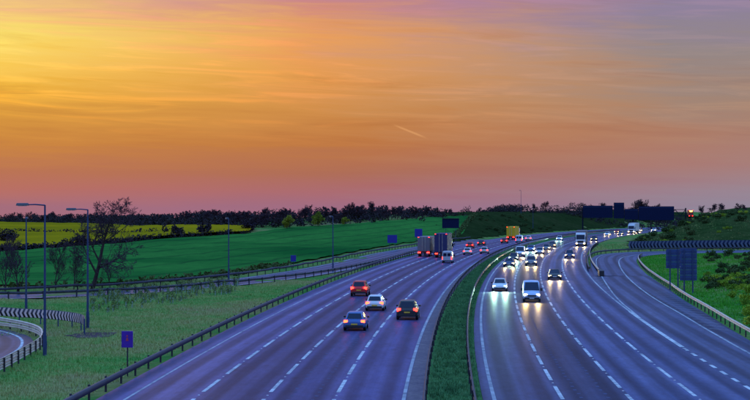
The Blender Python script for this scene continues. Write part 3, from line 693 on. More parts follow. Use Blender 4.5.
def make_van():
    r = empty('van'); L_, W_, Ht = 5.5, 2.0, 2.5; h2 = L_/2; wh = W_/2
    def ring(y, w_, zb, zt, cr=.04):
        h = zt-zb; half = [(0, zb), (w_*.86, zb), (w_*.98, zb+.12), (w_, zb+h*.40), (w_*.95, zb+h*.72), (w_*.88, zt-.10), (w_*.78, zt-.01), (0, zt+cr)]
        return [(x, y, z) for x, z in half]+[(-x, y, z) for x, z in half[-2:0:-1]]
    st_ = [(-h2, wh*.96, .42, Ht-.12), (-h2+.08, wh*.99, .36, Ht-.03), (-h2+.5, wh, .34, Ht), (h2-2.4, wh, .34, Ht), (h2-2.0, wh, .34, Ht-.04), (h2-1.05, wh*.99, .34, 1.32), (h2-.55, wh*.97, .34, 1.22), (h2-.12, wh*.9, .36, 1.0), (h2, wh*.82, .42, .82)]
    loft(st_, ring).build('body', CP['white'], r, True)
    mb = MB(); a, c = (h2-1.93, Ht-.135), (h2-1.13, 1.46)
    pts = [(-wh*.86, c[0], c[1]), (wh*.86, c[0], c[1]), (wh*.74, a[0], a[1]), (-wh*.74, a[0], a[1])]
    mb.add([(x, y+.045, z+.045) for x, y, z in pts]+[(x, y-.05, z-.05) for x, y, z in pts], [(0, 1, 2, 3), (0, 4, 5, 1), (1, 5, 6, 2), (2, 6, 7, 3), (3, 7, 4, 0)]); mb.build('windscreen', M['glass'], r)
    for sx in (-1, 1):
        mb = MB(); q = [(sx*wh*1.012, h2-1.25, 1.42), (sx*wh*1.012, h2-2.3, 1.42), (sx*wh*.93, h2-2.3, 2.1), (sx*wh*.95, h2-1.85, 2.05)]
        mb.add(q+[(x-sx*.05, y, z) for x, y, z in q], [(0, 1, 2, 3), (4, 7, 6, 5)]); mb.build('side_window', M['glass'], r)
        mb = MB(); mb.box(min(sx*.52, sx*.90), max(sx*.52, sx*.90), h2-.3, h2-.06, .80, 1.04); mb.build('headlight', M['head'], r, False, .03)
        mb = MB(); mb.box(min(sx*.82, sx*.965), max(sx*.82, sx*.965), -h2-.02, -h2+.1, .8, 1.35); mb.build('tail_light', M['tail'], r)
        mb = MB(); mb.box(min(sx*1.0, sx*1.24), max(sx*1.0, sx*1.24), h2-1.45, h2-1.3, 1.35, 1.7); mb.build('mirror', M['trim'], r, False, .03)
        mb = MB(); q = [(sx*.08, -h2-.015, 1.45), (sx*.74, -h2-.015, 1.45), (sx*.70, -h2-.015, 2.1), (sx*.08, -h2-.015, 2.1)]
        mb.add(q+[(x, y+.13, z) for x, y, z in q], [(0, 1, 2, 3), (0, 4, 5, 1), (1, 5, 6, 2), (2, 6, 7, 3), (3, 7, 4, 0)]); mb.build('rear_window', M['glass'], r)
    mb = MB(); mb.box(-wh*.86, wh*.86, h2-.16, h2+.05, .34, .62); mb.build('front_bumper', M['trim'], r, False, .04)
    mb = MB(); mb.box(-wh*.5, wh*.5, h2-.2, h2+.012, .70, .90); mb.build('grille', M['trim'], r)
    mb = MB(); mb.box(-wh*.86, wh*.86, -h2-.06, -h2+.1, .36, .58); mb.build('rear_bumper', M['trim'], r, False, .03)
    mb = MB(); mb.box(-.26, .26, h2+.04, h2+.07, .44, .55); mb.build('front_plate', M['plate'], r)
    for sx in (-1, 1):
        for yy in (-h2+1.1, h2-1.0): wheel(r, sx*(wh-.12), yy, .34, .24)
    return r
def make_lorry(Ht=4.0, L_=13.2, box=8.6):
    r = empty('lorry'); h2 = L_/2; wh = 1.27
    mb = MB(); mb.box(-wh, wh, -h2, h2-2.6, 1.05, Ht); mb.build('box_body', CP['lorry_grey'], r, False, .05)
    for sx in (-1, 1):
        mb = MB(); mb.box(min(sx*.03, sx*1.17), max(sx*.03, sx*1.17), -h2-.035, -h2-.002, 1.2, Ht-.14); d = mb.build('rear_door', CP['lorry_grey'], r, False, .01)
        mb = MB(); mb.box(sx*.3-.025, sx*.3+.025, -h2-.08, -h2-.037, 1.15, Ht-.1); mb.build('lock_bar', M['galv'], d)
        mb = MB(); mb.box(min(sx*.62, sx*1.18), max(sx*.62, sx*1.18), -h2-.06, -h2+.02, .72, .92); mb.build('tail_light', M['tail'], r)
        mb = MB(); mb.box(min(sx*.95, sx*1.2), max(sx*.95, sx*1.2), -h2-.045, -h2-.036, Ht-.13, Ht-.06); mb.build('marker_light', M['tail'], r)
    mb = MB(); mb.box(-1.2, 1.2, -h2+.1, -h2+.25, .45, .62); mb.build('underrun_bar', M['trim'], r)
    mb = MB(); mb.box(-.45, .45, -h2+.2, h2-.5, .75, 1.03); mb.build('chassis', M['trim'], r)
    # cab
    cb = MB(); y0, y1_ = h2-2.35, h2; zt = min(Ht-.2, 3.5); prof = [(y0, .55), (y1_-.06, .55), (y1_, .8), (y1_, 1.55), (y1_-.12, 1.75), (y1_-.42, zt-.45), (y1_-.8, zt), (y0, zt)]
    n = len(prof); cb.add([(-1.2, y, z) for y, z in prof]+[(1.2, y, z) for y, z in prof], [tuple(range(n-1, -1, -1)), tuple(range(n, 2*n))]+[(i, (i+1) % n, n+(i+1) % n, n+i) for i in range(n)])
    cb.build('cab', CP['white'], r, True, .06)
    ws = MB(); pts = [(-1.08, y1_-.12, 1.82), (1.08, y1_-.12, 1.82), (1.02, y1_-.405, zt-.52), (-1.02, y1_-.405, zt-.52)]
    ws.add([(x, y+.03, z) for x, y, z in pts]+[(x, y-.05, z) for x, y, z in pts], [(0, 1, 2, 3), (0, 4, 5, 1), (1, 5, 6, 2), (2, 6, 7, 3), (3, 7, 4, 0)]); ws.build('windscreen', M['glass'], r)
    gm = MB(); gm.box(-.75, .75, y1_-.05, y1_+.02, .98, 1.5); gm.build('grille', M['trim'], r)
    gm = MB(); gm.box(-1.18, 1.18, y1_-.1, y1_+.06, .38, .66); gm.build('front_bumper', M['trim'], r, False, .04)
    for sx in (-1, 1):
        mb = MB(); mb.box(min(sx*.78, sx*1.14), max(sx*.78, sx*1.14), y1_-.05, y1_+.03, .70, .92); mb.build('headlight', M['head'], r, False, .02)
        mb = MB(); mb.box(min(sx*1.22, sx*1.45), max(sx*1.22, sx*1.45), y1_-.5, y1_-.38, 1.8, 2.5); mb.build('mirror', M['trim'], r, False, .03)
        mb = MB(); mb.box(min(sx*1.2, sx*1.225), max(sx*1.2, sx*1.225), y1_-1.4, y1_-.5, 1.8, 2.55); mb.build('side_window', M['glass'], r)
        for yy in (-h2+1.2, -h2+2.5, -h2+3.8, h2-1.1): wheel(r, sx*1.02, yy, .5, .34)
    return r
PROTO = {'hatch': make_car('hatch'), 'saloon': make_car('saloon'), 'suv': make_car('suv'), 'van': make_van(), 'lorry': make_lorry(), 'lorry_tall': make_lorry(4.75)}
USED = set()
PAINTED = ('body', 'cabin', 'box_body', 'rear_door', 'cab')
def repaint(o, col, cabcol, head, tail):
    base = o.name.split('.')[0]; m_ = None
    if base in PAINTED: m_ = CP[cabcol] if (base == 'cab' and cabcol) else CP[col]
    elif base == 'headlight': m_ = head
    elif base in ('tail_light', 'marker_light'): m_ = tail
    if m_ is not None: o.material_slots[0].link = 'OBJECT'; o.material_slots[0].material = m_
    for c in o.children:
        if c.type == 'MESH': repaint(c, col, cabcol, head, tail)
def put(kind, Y, off, col, label, rev=False, head='head', tail='tail', cabcol=None, z=0.02, xyr=None, group=None):
    p0 = PROTO[kind]; o = copy_tree(p0) if kind in USED else p0
    if kind not in USED:
        PRIST[kind] = True
    USED.add(kind)
    if xyr: x, y, a = xyr
    else: x, y = rp(Y, off); a = heading(Y)
    o.location = (float(x), float(y), z); o.rotation_euler = (0, 0, a+(math.pi if rev else 0))
    if rev:
        for hl in [c for c in o.children if c.name.startswith('headlight')]:
            cc_ = np.array([v.co for v in hl.data.vertices]).mean(0); ymax = max(v.co.y for v in hl.data.vertices)
            sl = BEAM[head]; lo_ = bpy.data.objects.new('headlight_beam', sl); COL.objects.link(lo_); lo_.parent = hl
            lo_.location = (float(cc_[0]), float(ymax)+.06, float(cc_[2])); lo_.rotation_euler = (math.radians(90-4), 0, 0)
    repaint(o, col, cabcol, M[head if rev else 'head_off'], M['tail_off' if rev else tail])
    tag(o, label, {'van': 'van', 'lorry': 'lorry', 'lorry_tall': 'lorry'}.get(kind, 'car'), group or ('oncoming traffic on the right carriageway' if rev else 'traffic driving away on the left carriageway'))
    return o
PRIST = {}
BEAM = {}
for bn, bc, be in (('head', (1., .70, .30), 1300.), ('head_cool', (.55, 1., .76), 3400.), ('head_dim', (1., .68, .24), 550.)):
    sl = bpy.data.lights.new('beam_'+bn, 'SPOT'); sl.energy = be; sl.color = bc; sl.spot_size = math.radians(80); sl.spot_blend = .7; sl.shadow_soft_size = .09; BEAM[bn] = sl
l1, l2, l3, l4 = -15.0, -11.4, -7.75, -4.15; r1, r2, r3, r4 = 4.15, 7.65, 11.2, 14.75
put('suv', 175.5, l2-.1, 'red', 'red car with glowing tail lights, farthest of the four near cars driving away')
put('hatch', 151, l3-.1, 'white', 'white hatchback between the red car and the blue car, driving away', tail='tail_amber')
put('hatch', 127, l3-.1, 'blue', 'blue hatchback nearest the camera on the left carriageway', tail='tail_amber')
put('suv', 139.5, l4, 'black', 'black car with bright orange-red tail lights in the lane beside the central reservation', tail='tail')
put('van', 279, l3+.4, 'light_grey', 'pale van driving away just behind the tall blue lorry').scale = (.92, .9, .84)
put('lorry', 318, l1+.1, 'lorry_grey', 'dull grey-brown box lorry with red tail lights in the outermost left lane', tail='brake', cabcol='white')
put('lorry_tall', 312, l2+.5, 'lorry_blue', 'tall dark blue box lorry driving beside the grey-brown lorry', cabcol='navy')
put('hatch', 326, l3+.6, 'white', 'white car ahead of the pale van, right of the tall lorry')
put('hatch', 378, l2, 'red', 'small red car in the distance ahead of the tall blue lorry')
put('hatch', 333, l4, 'silver', 'silver car in the distant lane beside the central barrier, driving away')
put('saloon', 402, l2+.3, 'black', 'black car in the distance above the silver car, driving away')
put('hatch', 428, l3, 'maroon', 'distant dark red car just left of the far white van')
put('van', 436, l4-.3, 'teal', 'distant pale van driving away in front of the yellow lorry')
put('lorry', 478, l2+.2, 'yellow', 'bright yellow box lorry far down the left carriageway', cabcol='white')
put('hatch', 462, l4-.4, 'white', 'distant white car right of the yellow lorry, driving away', tail='brake')
put('saloon', 187, r1+.0, 'white', 'white car with pale green headlights in the lane beside the central reservation', True, 'head_cool')
put('van', 166.5, r2-.1, 'van_blue', 'large pale blue-white van driving towards the camera', True, 'head_dim')
put('saloon', 216, r3+.1, 'black', 'dark saloon to the right of and behind the white van, oncoming', True)
put('saloon', 262, r1, 'navy', 'dark blue oncoming car leading the queue beside the central reservation', True)
put('suv', 266, r2+.1, 'grey', 'grey oncoming car with yellow headlights, second lane, ahead of the dense queue', True)
put('hatch', 291, r1-.2, 'black', 'black oncoming car directly behind the dark blue car', True, 'head_cool')
put('van', 313, r1+.2, 'white', 'white oncoming van in the queue beside the central reservation', True)
put('saloon', 352, r1+.6, 'blue', 'blue oncoming car behind the white van in the queue', True, 'head_cool')
put('hatch', 331, r2, 'silver', 'silver oncoming car in the second lane, beside the queued white van', True)
put('hatch', 361, r2+.2, 'grey', 'grey oncoming car following the silver car in the second lane', True)
put('saloon', 388, r2+.2, 'black', 'black oncoming car, last of the second lane group before the gap', True)
put('hatch', 466, r1, 'white', 'lone white oncoming car far off in the lane beside the central barrier', True, 'head_cool')
put('suv', 304, r4-.5, 'navy', 'dark oncoming car alone in the outer lane beside the grass island', True)
put('lorry', 402, r4-.2, 'lorry_grey', 'lorry with a white cab driving towards the camera in the outer lane', True, cabcol='white')
put('hatch', 462, r4-.1, 'black', 'black oncoming car right behind the oncoming lorry', True)
put('saloon', 545, r3, 'white', 'far white oncoming car, left one of the pair before the gantry', True)
put('hatch', 556, r4-.3, 'grey', 'far grey oncoming car, right one of the pair before the gantry', True)
put('lorry', 590, r4, 'white', 'far white lorry approaching from under the gantry', True, cabcol='white')
put('hatch', 596, r2, 'red', 'far red oncoming car beside the white lorry near the gantry', True)
put('suv', 625, r3, 'silver', 'far silver oncoming car in front of the gantry, third lane', True)
put('saloon', 640, r4, 'white', 'far white oncoming car in front of the gantry, outer lane', True)
put('hatch', 662, r1, 'black', 'far black oncoming car passing under the gantry', True)
# vehicle on the ridge to the right: tail lights and an amber beacon
xR, yR = at(690, 217.5); lr = put('lorry', 0, 0, 'maroon', 'dark red works lorry with an amber light on the ridge at the right', tail='brake', xyr=(xR, yR, -.12), z=hz(xR, yR)+.06, cabcol='black', group='works lorry')
mb = MB(); mb.box(-.75, .75, -6.72, -6.65, 3.1, 3.75); mb.build('amber_light', M['amber'], lr, False, .02)

# ------------------------------------------------------------------ vegetation
def tubes_np(segs, n=3):
    P0 = np.array([s_[0] for s_ in segs]); P1 = np.array([s_[1] for s_ in segs]); R0 = np.array([s_[2] for s_ in segs]); R1 = np.array([s_[3] for s_ in segs])
    D = P1-P0; D /= np.linalg.norm(D, axis=1)[:, None]+1e-9
    up = np.where(np.abs(D[:, 2:3]) < .9, np.array([[0, 0, 1.]]), np.array([[1., 0, 0]])); A = np.cross(D, up); A /= np.linalg.norm(A, axis=1)[:, None]; B = np.cross(D, A)
    V = np.zeros((len(segs), 2*n, 3))
    for i in range(n):
        a = 2*math.pi*i/n; d = A*math.cos(a)+B*math.sin(a); V[:, i] = P0+d*R0[:, None]; V[:, n+i] = P1+d*R1[:, None]
    base = (np.arange(len(segs))*2*n)[:, None]; Fq = np.concatenate([base+np.array([[i, (i+1) % n, n+(i+1) % n, n+i]]) for i in range(n)])
    return V.reshape(-1, 3), Fq
def grow(rng, h, lean, spread, levels, kids, minr, thick=.022, low=.2):
    segs = [[], []]
    def branch(p_, d, L, r, lev):
        n = 5 if lev < 2 else 3; pts = [np.array(p_)]; dd = np.array(d, float)
        for k in range(n):
            dd = dd+rng.normal(0, .10+.05*lev, 3); dd[2] += .06 if lev else .02; dd /= np.linalg.norm(dd)
            q = pts[-1]+dd*L/n; ra = max(minr, r*(1-.72*k/n)); rb = max(minr, r*(1-.72*(k+1)/n)); segs[0 if lev < 2 else 1].append((pts[-1], q, ra, rb)); pts.append(q)
        if lev >= levels: return
        m_ = kids[lev]
        for k in range(m_):
            t_ = (low if lev == 0 else .22)+(1-(low if lev == 0 else .22))*(k+rng.random())/m_; f_ = t_*n; i = min(n-1, int(f_)); q = pts[i]+(pts[i+1]-pts[i])*(f_-i)
            dv = pts[i+1]-pts[i]; dv /= np.linalg.norm(dv); rv = rng.normal(0, 1, 3); rv -= dv*rv.dot(dv); rv /= np.linalg.norm(rv)
            an = spread*(1.1-.35*t_)*rng.uniform(.75, 1.2); nd_ = dv*math.cos(an)+rv*math.sin(an)
            branch(q, nd_, L*rng.uniform(.45, .68)*(1.05-.45*t_ if lev == 0 else 1-.3*t_), max(minr, r*(1-.72*t_)*.6), lev+1)
    branch((0, 0, -.2), (lean[0], lean[1], 1), h*.78, h*thick, 0)
    top = max(s_[1][2] for g_ in segs for s_ in g_); k = h/top
    return [[(a*k, b*k, c, d) for a, b, c, d in g_] for g_ in segs]
def leaves(rng, n, cen, size, jitter=1.):
    """n small quads at the points cen, random tilt."""
    C = np.asarray(cen); n = len(C); A = rng.normal(0, 1, (n, 3)); A /= np.linalg.norm(A, axis=1)[:, None]; B = rng.normal(0, 1, (n, 3)); B -= A*(A*B).sum(1)[:, None]; B /= np.linalg.norm(B, axis=1)[:, None]
    s_ = size*rng.uniform(.6, 1.4, (n, 1)); V = np.stack([C-A*s_, C+B*s_*.55, C+A*s_, C-B*s_*.55], 1).reshape(-1, 3); i = np.arange(n)*4
    return V, np.stack([i, i+1, i+2, i+3], 1)
def blob_points(rng, n, lumps, shell=.55):
    """points in a lumpy crown: lumps = [(x,y,z,rx,ry,rz)]"""
    L = np.array(lumps); wts = L[:, 3]*L[:, 4]*L[:, 5]; k = rng.choice(len(L), n, p=wts/wts.sum()); d = rng.normal(0, 1, (n, 3)); d /= np.linalg.norm(d, axis=1)[:, None]
    r = rng.uniform(shell, 1., (n, 1))**.6*rng.uniform(.85, 1.1, (n, 1)); return L[k, :3]+d*r*L[k, 3:6]
def bare_tree_meshes(seed, h, lean, spread, levels, kids, minr, low=.2, thick=.022):
    rng = np.random.default_rng(seed); sg = grow(rng, h, lean, spread, levels, kids, minr, thick, low)
    out = []
    for g_, n, nm, mt_ in ((sg[0], 6, 'trunk', M['bark']), (sg[1], 3, 'crown', M['twig'])):
        V, Fq = tubes_np(g_, n); o = npmesh(nm, V, Fq, mt_); me = o.data; bpy.data.objects.remove(o); out.append(me)
    return out
def inst(name, label, cat, meshes, x, y, sc=1., rz=0., group=None, scz=None, sink=.1):
    r = empty(name, (x, y, hz(x, y)-sink), rz); r.scale = (sc, sc, scz or sc)
    tag(r, label, cat, group)
    for nm, me in meshes:
        o = bpy.data.objects.new(nm, me); COL.objects.link(o); o.parent = r
    return r
BIGSEED = 33
# the large bare tree and its neighbours
xb, yb = at(91, 291)
big = bare_tree_meshes(BIGSEED, 11.4, (.30, 0), .85, 5, (11, 7, 5, 4, 3), .016, .22, .026)
inst('bare_tree', 'large leafless tree leaning right beside the second street lamp', 'tree', list(zip(('trunk', 'crown'), big)), xb, yb)
small = [bare_tree_meshes(40+k, 6., (.05*(k-1), 0), .6, 4, (12, 6, 5, 3), .012, .12, .014) for k in range(3)]
nb = [(20, 294, 1.15, 'leafless sapling tree at the far left behind the chevron board'), (56, 291, 1.02, 'leafless young tree between the two tall street lamps'),
      (74, 290, .95, 'leafless young tree close to the left of the large bare tree'), (5, 292, 1.2, 'leafless young tree at the left edge of the view'), (110, 289, .72, 'small leafless tree at the right foot of the large bare tree')]
for k, (u, v, sc, lb) in enumerate(nb):
    x, y = at(u, v); inst('bare_tree', lb, 'tree', list(zip(('trunk', 'crown'), small[k % 3])), x, y, sc, k*1.3, 'leafless trees by the left loop')
farp = [bare_tree_meshes(60+k, 10., (.08*(k % 3-1), .03), .6, 4, (12, 7, 6, 4), .038, .28, .024) for k in range(4)]
WL = [(-200, 223.8), (0, 223.5), (100, 225), (160, 227.6), (250, 228.6), (285, 228.4), (335, 225), (400, 220.6), (446, 217.2)]
WT = [4.6, 4.8, 4.9, 5.8, 5.2, 5.0, 4.8, 4.3, 3.4]
wp = [at(*q) for q in WL]
FT = [(243, 224, 210, 0), (262, 223, 206.5, 1), (288, 222, 208, 2), (301, 222, 211, 0), (330, 221, 205.5, 3), (338, 221, 207, 1), (350, 220, 201.5, 2), (361, 220, 204.5, 0), (376, 219.5, 200.5, 1), (385, 219, 206, 3), (397, 219, 205.5, 2), (411, 218, 206, 0),
      (419, 218, 207, 3), (449, 216.5, 208, 1), (468, 217, 210, 2), (480, 217, 209, 0), (491, 216, 209.5, 3), (536, 215, 203, 1), (545, 215, 200.5, 2), (557, 215, 208, 0), (571, 216, 211, 3), (8, 224, 215, 0), (46, 224, 214, 1), (120, 226, 213, 2), (183, 228, 210, 3), (206, 228, 212, 1), (160, 228, 214, 0)]
side_name = ['left', 'right']
GT = [(602, 223, 202, 1), (633, 222, 198.5, 2), (641, 222, 199, 0), (650, 222, 203, 3)]
HT = [(703, 215, 205, 0), (711, 214, 203, 1), (719, 213, 202.5, 2), (738, 211, 202.5, 3), (746, 210.5, 206, 1)]
for k, (u, vb, vt, pr) in enumerate(FT):
    Yd = 760. if u > 455 else float(np.interp(u, [q[0] for q in WL], [q[1] for q in wp]))+12
    x = (u-375)/F*Yd; zt = H-(vt-VH)/F*Yd; h = zt-hz(x, Yd)
    inst('bare_tree', 'leafless tree rising from the dark wood on the horizon left of the motorway', 'tree', list(zip(('trunk', 'crown'), farp[pr])), x, Yd, h/10*1.1, k*2.1, 'leafless horizon trees', h/10)
rw = random.Random(9)
for k in range(64):
    u = rw.uniform(-30, 446); i_ = float(np.interp(u, [q[0] for q in WL], range(len(WL)))); Yd = float(np.interp(u, [q[0] for q in WL], [q[1] for q in wp]))+rw.uniform(4, 40); x = (u-375)/F*Yd
    h = float(np.interp(i_, range(len(WT)), WT))*rw.uniform(.75, 1.15)
    inst('bare_tree', 'leafless tree rising from the dark wood on the horizon left of the motorway', 'tree', list(zip(('trunk', 'crown'), farp[k % 4])), x, Yd, h/10*1.25, k*2.1, 'leafless horizon trees', h/10)
for k, (u, vb, vt, pr) in enumerate(GT):
    Yd = 800.; x = (u-375)/F*Yd; zt = H-(vt-VH)/F*Yd; h = zt-hz(x, Yd)
    inst('bare_tree', 'leafless tree showing above the dark gantry', 'tree', list(zip(('trunk', 'crown'), farp[pr])), x, Yd, h/10*1.2, k*1.7, 'leafless trees beyond the gantry', h/10)
for k, (u, vb, vt, pr) in enumerate(HT):
    x, y = at(u, vb+1.5); zt = H-(vt-VH)/F*y; h = max(2.5, zt-hz(x, y))
    inst('bare_tree', 'leafless tree on top of the right-hand hill', 'tree', list(zip(('trunk', 'crown'), farp[pr])), x, y, h/10*1.35, k*1.1, 'leafless trees on the right hill', h/10)
# leafy trees
def leafy_meshes(seed, h, rad, n, size, mat, lobes=9):
    rng = np.random.default_rng(seed); sg = grow(rng, h*.8, (0, 0), .7, 2, (7, 4), .03, .03, .25); V, Fq = tubes_np(sg[0]+sg[1], 5); o = npmesh('trunk', V, Fq, M['bark']); tm = o.data; bpy.data.objects.remove(o)
    lumps = [(rng.normal(0, rad*.42), rng.normal(0, rad*.42), h*rng.uniform(.32, .84), rad*rng.uniform(.3, .55), rad*rng.uniform(.3, .55), h*rng.uniform(.10, .2)) for _ in range(lobes)]
    V, Fq = leaves(rng, n, blob_points(rng, n, lumps, .3), size); o = npmesh('crown', V, Fq, mat); cm = o.data; bpy.data.objects.remove(o); return tm, cm
lp = [leafy_meshes(80+k, 10., 4., 2600, .34, M['leaf_green'], 13) for k in range(2)]
for k, (u, vb, vt, lb) in enumerate([(318, 227.2, 210.5, 'tallest pale green leafy tree at the top edge of the crop field'), (345, 226, 216, 'smaller pale green leafy tree at the top edge of the field'), (287, 229.5, 214, 'olive green leafy tree at the left corner of the crop field')]):
    x, y = at(u, vb); zt = H-(vt-VH)/F*y; h = zt-hz(x, y); inst('leafy_tree', lb, 'tree', list(zip(('trunk', 'crown'), lp[k % 2])), x, y, h/10, k*2., None, h/10)
# far woods as masses
def wood(name, label, lines, mat, size, dens, hts):
    rng = np.random.default_rng(hash(name) % 1000 if False else len(name)*7); lumps = []
    for (pa, pb, ha, hb, wd) in lines:
        L = math.hypot(pb[0]-pa[0], pb[1]-pa[1]); n = max(3, int(L/1.5))
        for k in range(n):
            t_ = (k+rng.random())/n; x = pa[0]+(pb[0]-pa[0])*t_+rng.normal(0, wd*.4); y = pa[1]+(pb[1]-pa[1])*t_+rng.normal(0, wd*.4); h = (ha+(hb-ha)*t_)*rng.uniform(.55, 1.12); z = hz(x, y)
            rr = h*rng.uniform(.28, .46)
            lumps.append((x, y, z+h*.62, rr, rr, h*.38)); lumps.append((x+rng.normal(0, 2), y+rng.normal(0, 2), z+h*.25, rr*1.3, rr*1.3, h*.3))
    n = int(len(lumps)*dens); V, Fq = leaves(rng, n, blob_points(rng, n, lumps, .4), size); o = npmesh(name, V, Fq, mat); tag(o, label, 'trees', None, 'stuff'); return o
def gp(u, Yd): return ((u-375)/F*Yd, Yd)
wood('woodland', 'dark wooded horizon behind the yellow and green fields', [((wp[i][0], wp[i][1]+dq), (wp[i+1][0], wp[i+1][1]+dq), WT[i]*kq, WT[i+1]*kq, 5+dq*.3) for i in range(len(WL)-1) for dq, kq in ((5, .62), (16, .8), (34, .84))], M['leaf_dark'], .36, 48, None)
wood('bank_woodland', 'dark scrubby wood along the bank left of the far motorway', [(gp(440, 1150), gp(520, 760), 6., 4., 7), (gp(456, 740), gp(584, 740), 3.2, 3.4, 6), (gp(500, 780), gp(582, 760), 4., 4.2, 6), (gp(575, 790), gp(700, 830), 5.0, 5.5, 7), (gp(570, 740), gp(700, 770), 3.6, 4., 5), (gp(655, 690), gp(705, 640), 2.5, 3, 5)], M['leaf_dark'], .34, 56, None)
# hedges
def hedge(label, pts, h, wd, dens=26, mat='leaf_dark', name='hedge'):
    rng = np.random.default_rng(int(abs(pts[0][0])*10)+5); path = resample(np.array([at(*q) for q in pts]), 1.6); lumps = [(x+rng.normal(0, .3), y+rng.normal(0, .3), hz(x, y)+h*rng.uniform(.3, .55), wd*rng.uniform(.7, 1.2), wd*rng.uniform(.7, 1.2), h*rng.uniform(.4, .6)) for x, y in path]
    n = len(lumps)*dens; V, Fq = leaves(rng, n, blob_points(rng, n, lumps, .3), .3); o = npmesh(name, V, Fq, M[mat]); tag(o, label, 'hedge'); return o
hedge('dark hedge between the yellow rapeseed and the green crop', [(-200, 260), (0, 252), (60, 248), (150, 240), (248, 234.2)], 1.9, 1.1, 30)
hedge('dark hedge running across the middle of the yellow rapeseed field', [(-200, 238), (0, 234), (60, 235), (110, 235.5), (165, 234)], 2.2, 1.4, 30)
hedge('low dark hedge along the near edge of the green field beside the left slip road', [(-150, 297), (0, 289), (120, 287), (215, 278.5), (290, 266)], 1.1, .7, 26, 'leaf_scrub')
hedge('rough dark hedge at the right end of the green field below the far bank', [(450, 239.5), (462, 230), (468, 222), (476, 216)], 1.3, 1.0, 30, 'leaf_scrub')
for k, (u, v, h, rw) in enumerate([(8, 244, 4.6, 3.6), (178, 237.5, 4.4, 2.2), (203, 235.5, 3.8, 2.0), (250, 231, 3.6, 2.6), (80, 246.5, 3.5, 2.5)]):
    x, y = at(u, v); rng = np.random.default_rng(300+k); lumps = [(rng.normal(0, rw*.5), rng.normal(0, 1), h*rng.uniform(.25, .7), rw*.5, 1.4, h*.3) for _ in range(7)]
    r = empty('bush', (x, y, hz(x, y)-.05)); tag(r, ['wide dark bush in the yellow field at the left edge', 'dark round bush in the hedge right of the yellow field centre', 'dark bush near the right end of the yellow field', 'greyish bush at the corner where yellow and green fields meet', 'dark bush below the yellow field near the large bare tree'][k], 'bush')
    V, Fq = leaves(rng, 700, blob_points(rng, 700, lumps, .3), .3); npmesh('foliage', V, Fq, M['leaf_dark'], r)
    sg = grow(rng, h*.8, (0, 0), .7, 1, (6,), .03, .02, .05); V, Fq = tubes_np(sg[0]+sg[1], 4); npmesh('stems', V, Fq, M['bark'], r)
# shrubs: prototypes copied over the verges
def shrub_meshes(seed, h, rad, n, size, mat):
    rng = np.random.default_rng(seed); lumps = [(rng.normal(0, rad*.4), rng.normal(0, rad*.4), h*rng.uniform(.3, .75), rad*rng.uniform(.35, .6), rad*rng.uniform(.35, .6), h*rng.uniform(.15, .32)) for _ in range(8)]
    V, Fq = leaves(rng, n, blob_points(rng, n, lumps, .25), size); o = npmesh('foliage', V, Fq, mat); fm = o.data; bpy.data.objects.remove(o)
    sg = grow(rng, h*.8, (0, 0), .6, 1, (7,), .012, .014, .05); V, Fq = tubes_np(sg[0]+sg[1], 3); o = npmesh('stems', V, Fq, M['bark']); sm2 = o.data; bpy.data.objects.remove(o); return fm, sm2
sy = [shrub_meshes(120+k, 1.5, 1.1, 420, .13, M['leaf_yellow']) for k in range(3)]
sc3 = [shrub_meshes(130+k, 2.0, 1.5, 420, .2, M['leaf_scrub']) for k in range(3)]
rv = random.Random(5)
for k in range(34):                                          # yellow-green shrubs on the right verge
    v = rv.choice([rv.uniform(276, 300), rv.uniform(285, 330)]); u = rv.uniform(705+max(0, (v-285))*.9, 790) if v > 280 else rv.uniform(700, 770)
    x, y = at(u, v); inst('yellow_shrub', 'yellow-green flowering shrub on the grass verge right of the slip road', 'shrub', list(zip(('foliage', 'stems'), sy[k % 3])), x, y, rv.uniform(.5, 1.05), rv.uniform(0, 6), 'yellow-green shrubs on the right verge')
for k in range(60):                                          # dull scrub higher on the right verge
    u, v = rv.uniform(705, 800), rv.uniform(255, 290); x, y = at(u, v)
    if y > 335: continue
    inst('scrub_bush', 'low dull green scrub bush on the verge between the tall sign and the right edge', 'shrub', list(zip(('foliage', 'stems'), sc3[k % 3])), x, y, rv.uniform(.35, .75), rv.uniform(0, 6), 'scrub on the right verge')
n = 0
while n < 240:                                               # scrub over the hillside beyond the chevrons
    x, y = rv.uniform(70, 190), rv.uniform(385, 470); d = float(lat(x, y)); yk = float(np.interp(x, KX, KY))
    if d < 27 or y < yk+11: continue
    n += 1; inst('hillside_bush', 'low bush among the scrub covering the right-hand hill above the chevron board', 'shrub', list(zip(('foliage', 'stems'), sc3[n % 3] if n % 4 else sy[n % 3])), x, y, rv.uniform(.5, 1.1), rv.uniform(0, 6), 'scrub on the right hill')
n = 0
while n < 45:                                                # scrub on the cutting left of the far road
    y = rv.uniform(430, 660); off = -rv.uniform(25, 46); x, y2 = rp(y, off); x, y2 = float(x), float(y2)
    if 375+F*x/y2 < 478: continue
    n += 1; inst('cutting_bush', 'low dark bush on the cutting slope left of the far motorway', 'shrub', list(zip(('foliage', 'stems'), sc3[n % 3])), x, y2, rv.uniform(.4, .9), rv.uniform(0, 6), 'scrub on the left cutting')
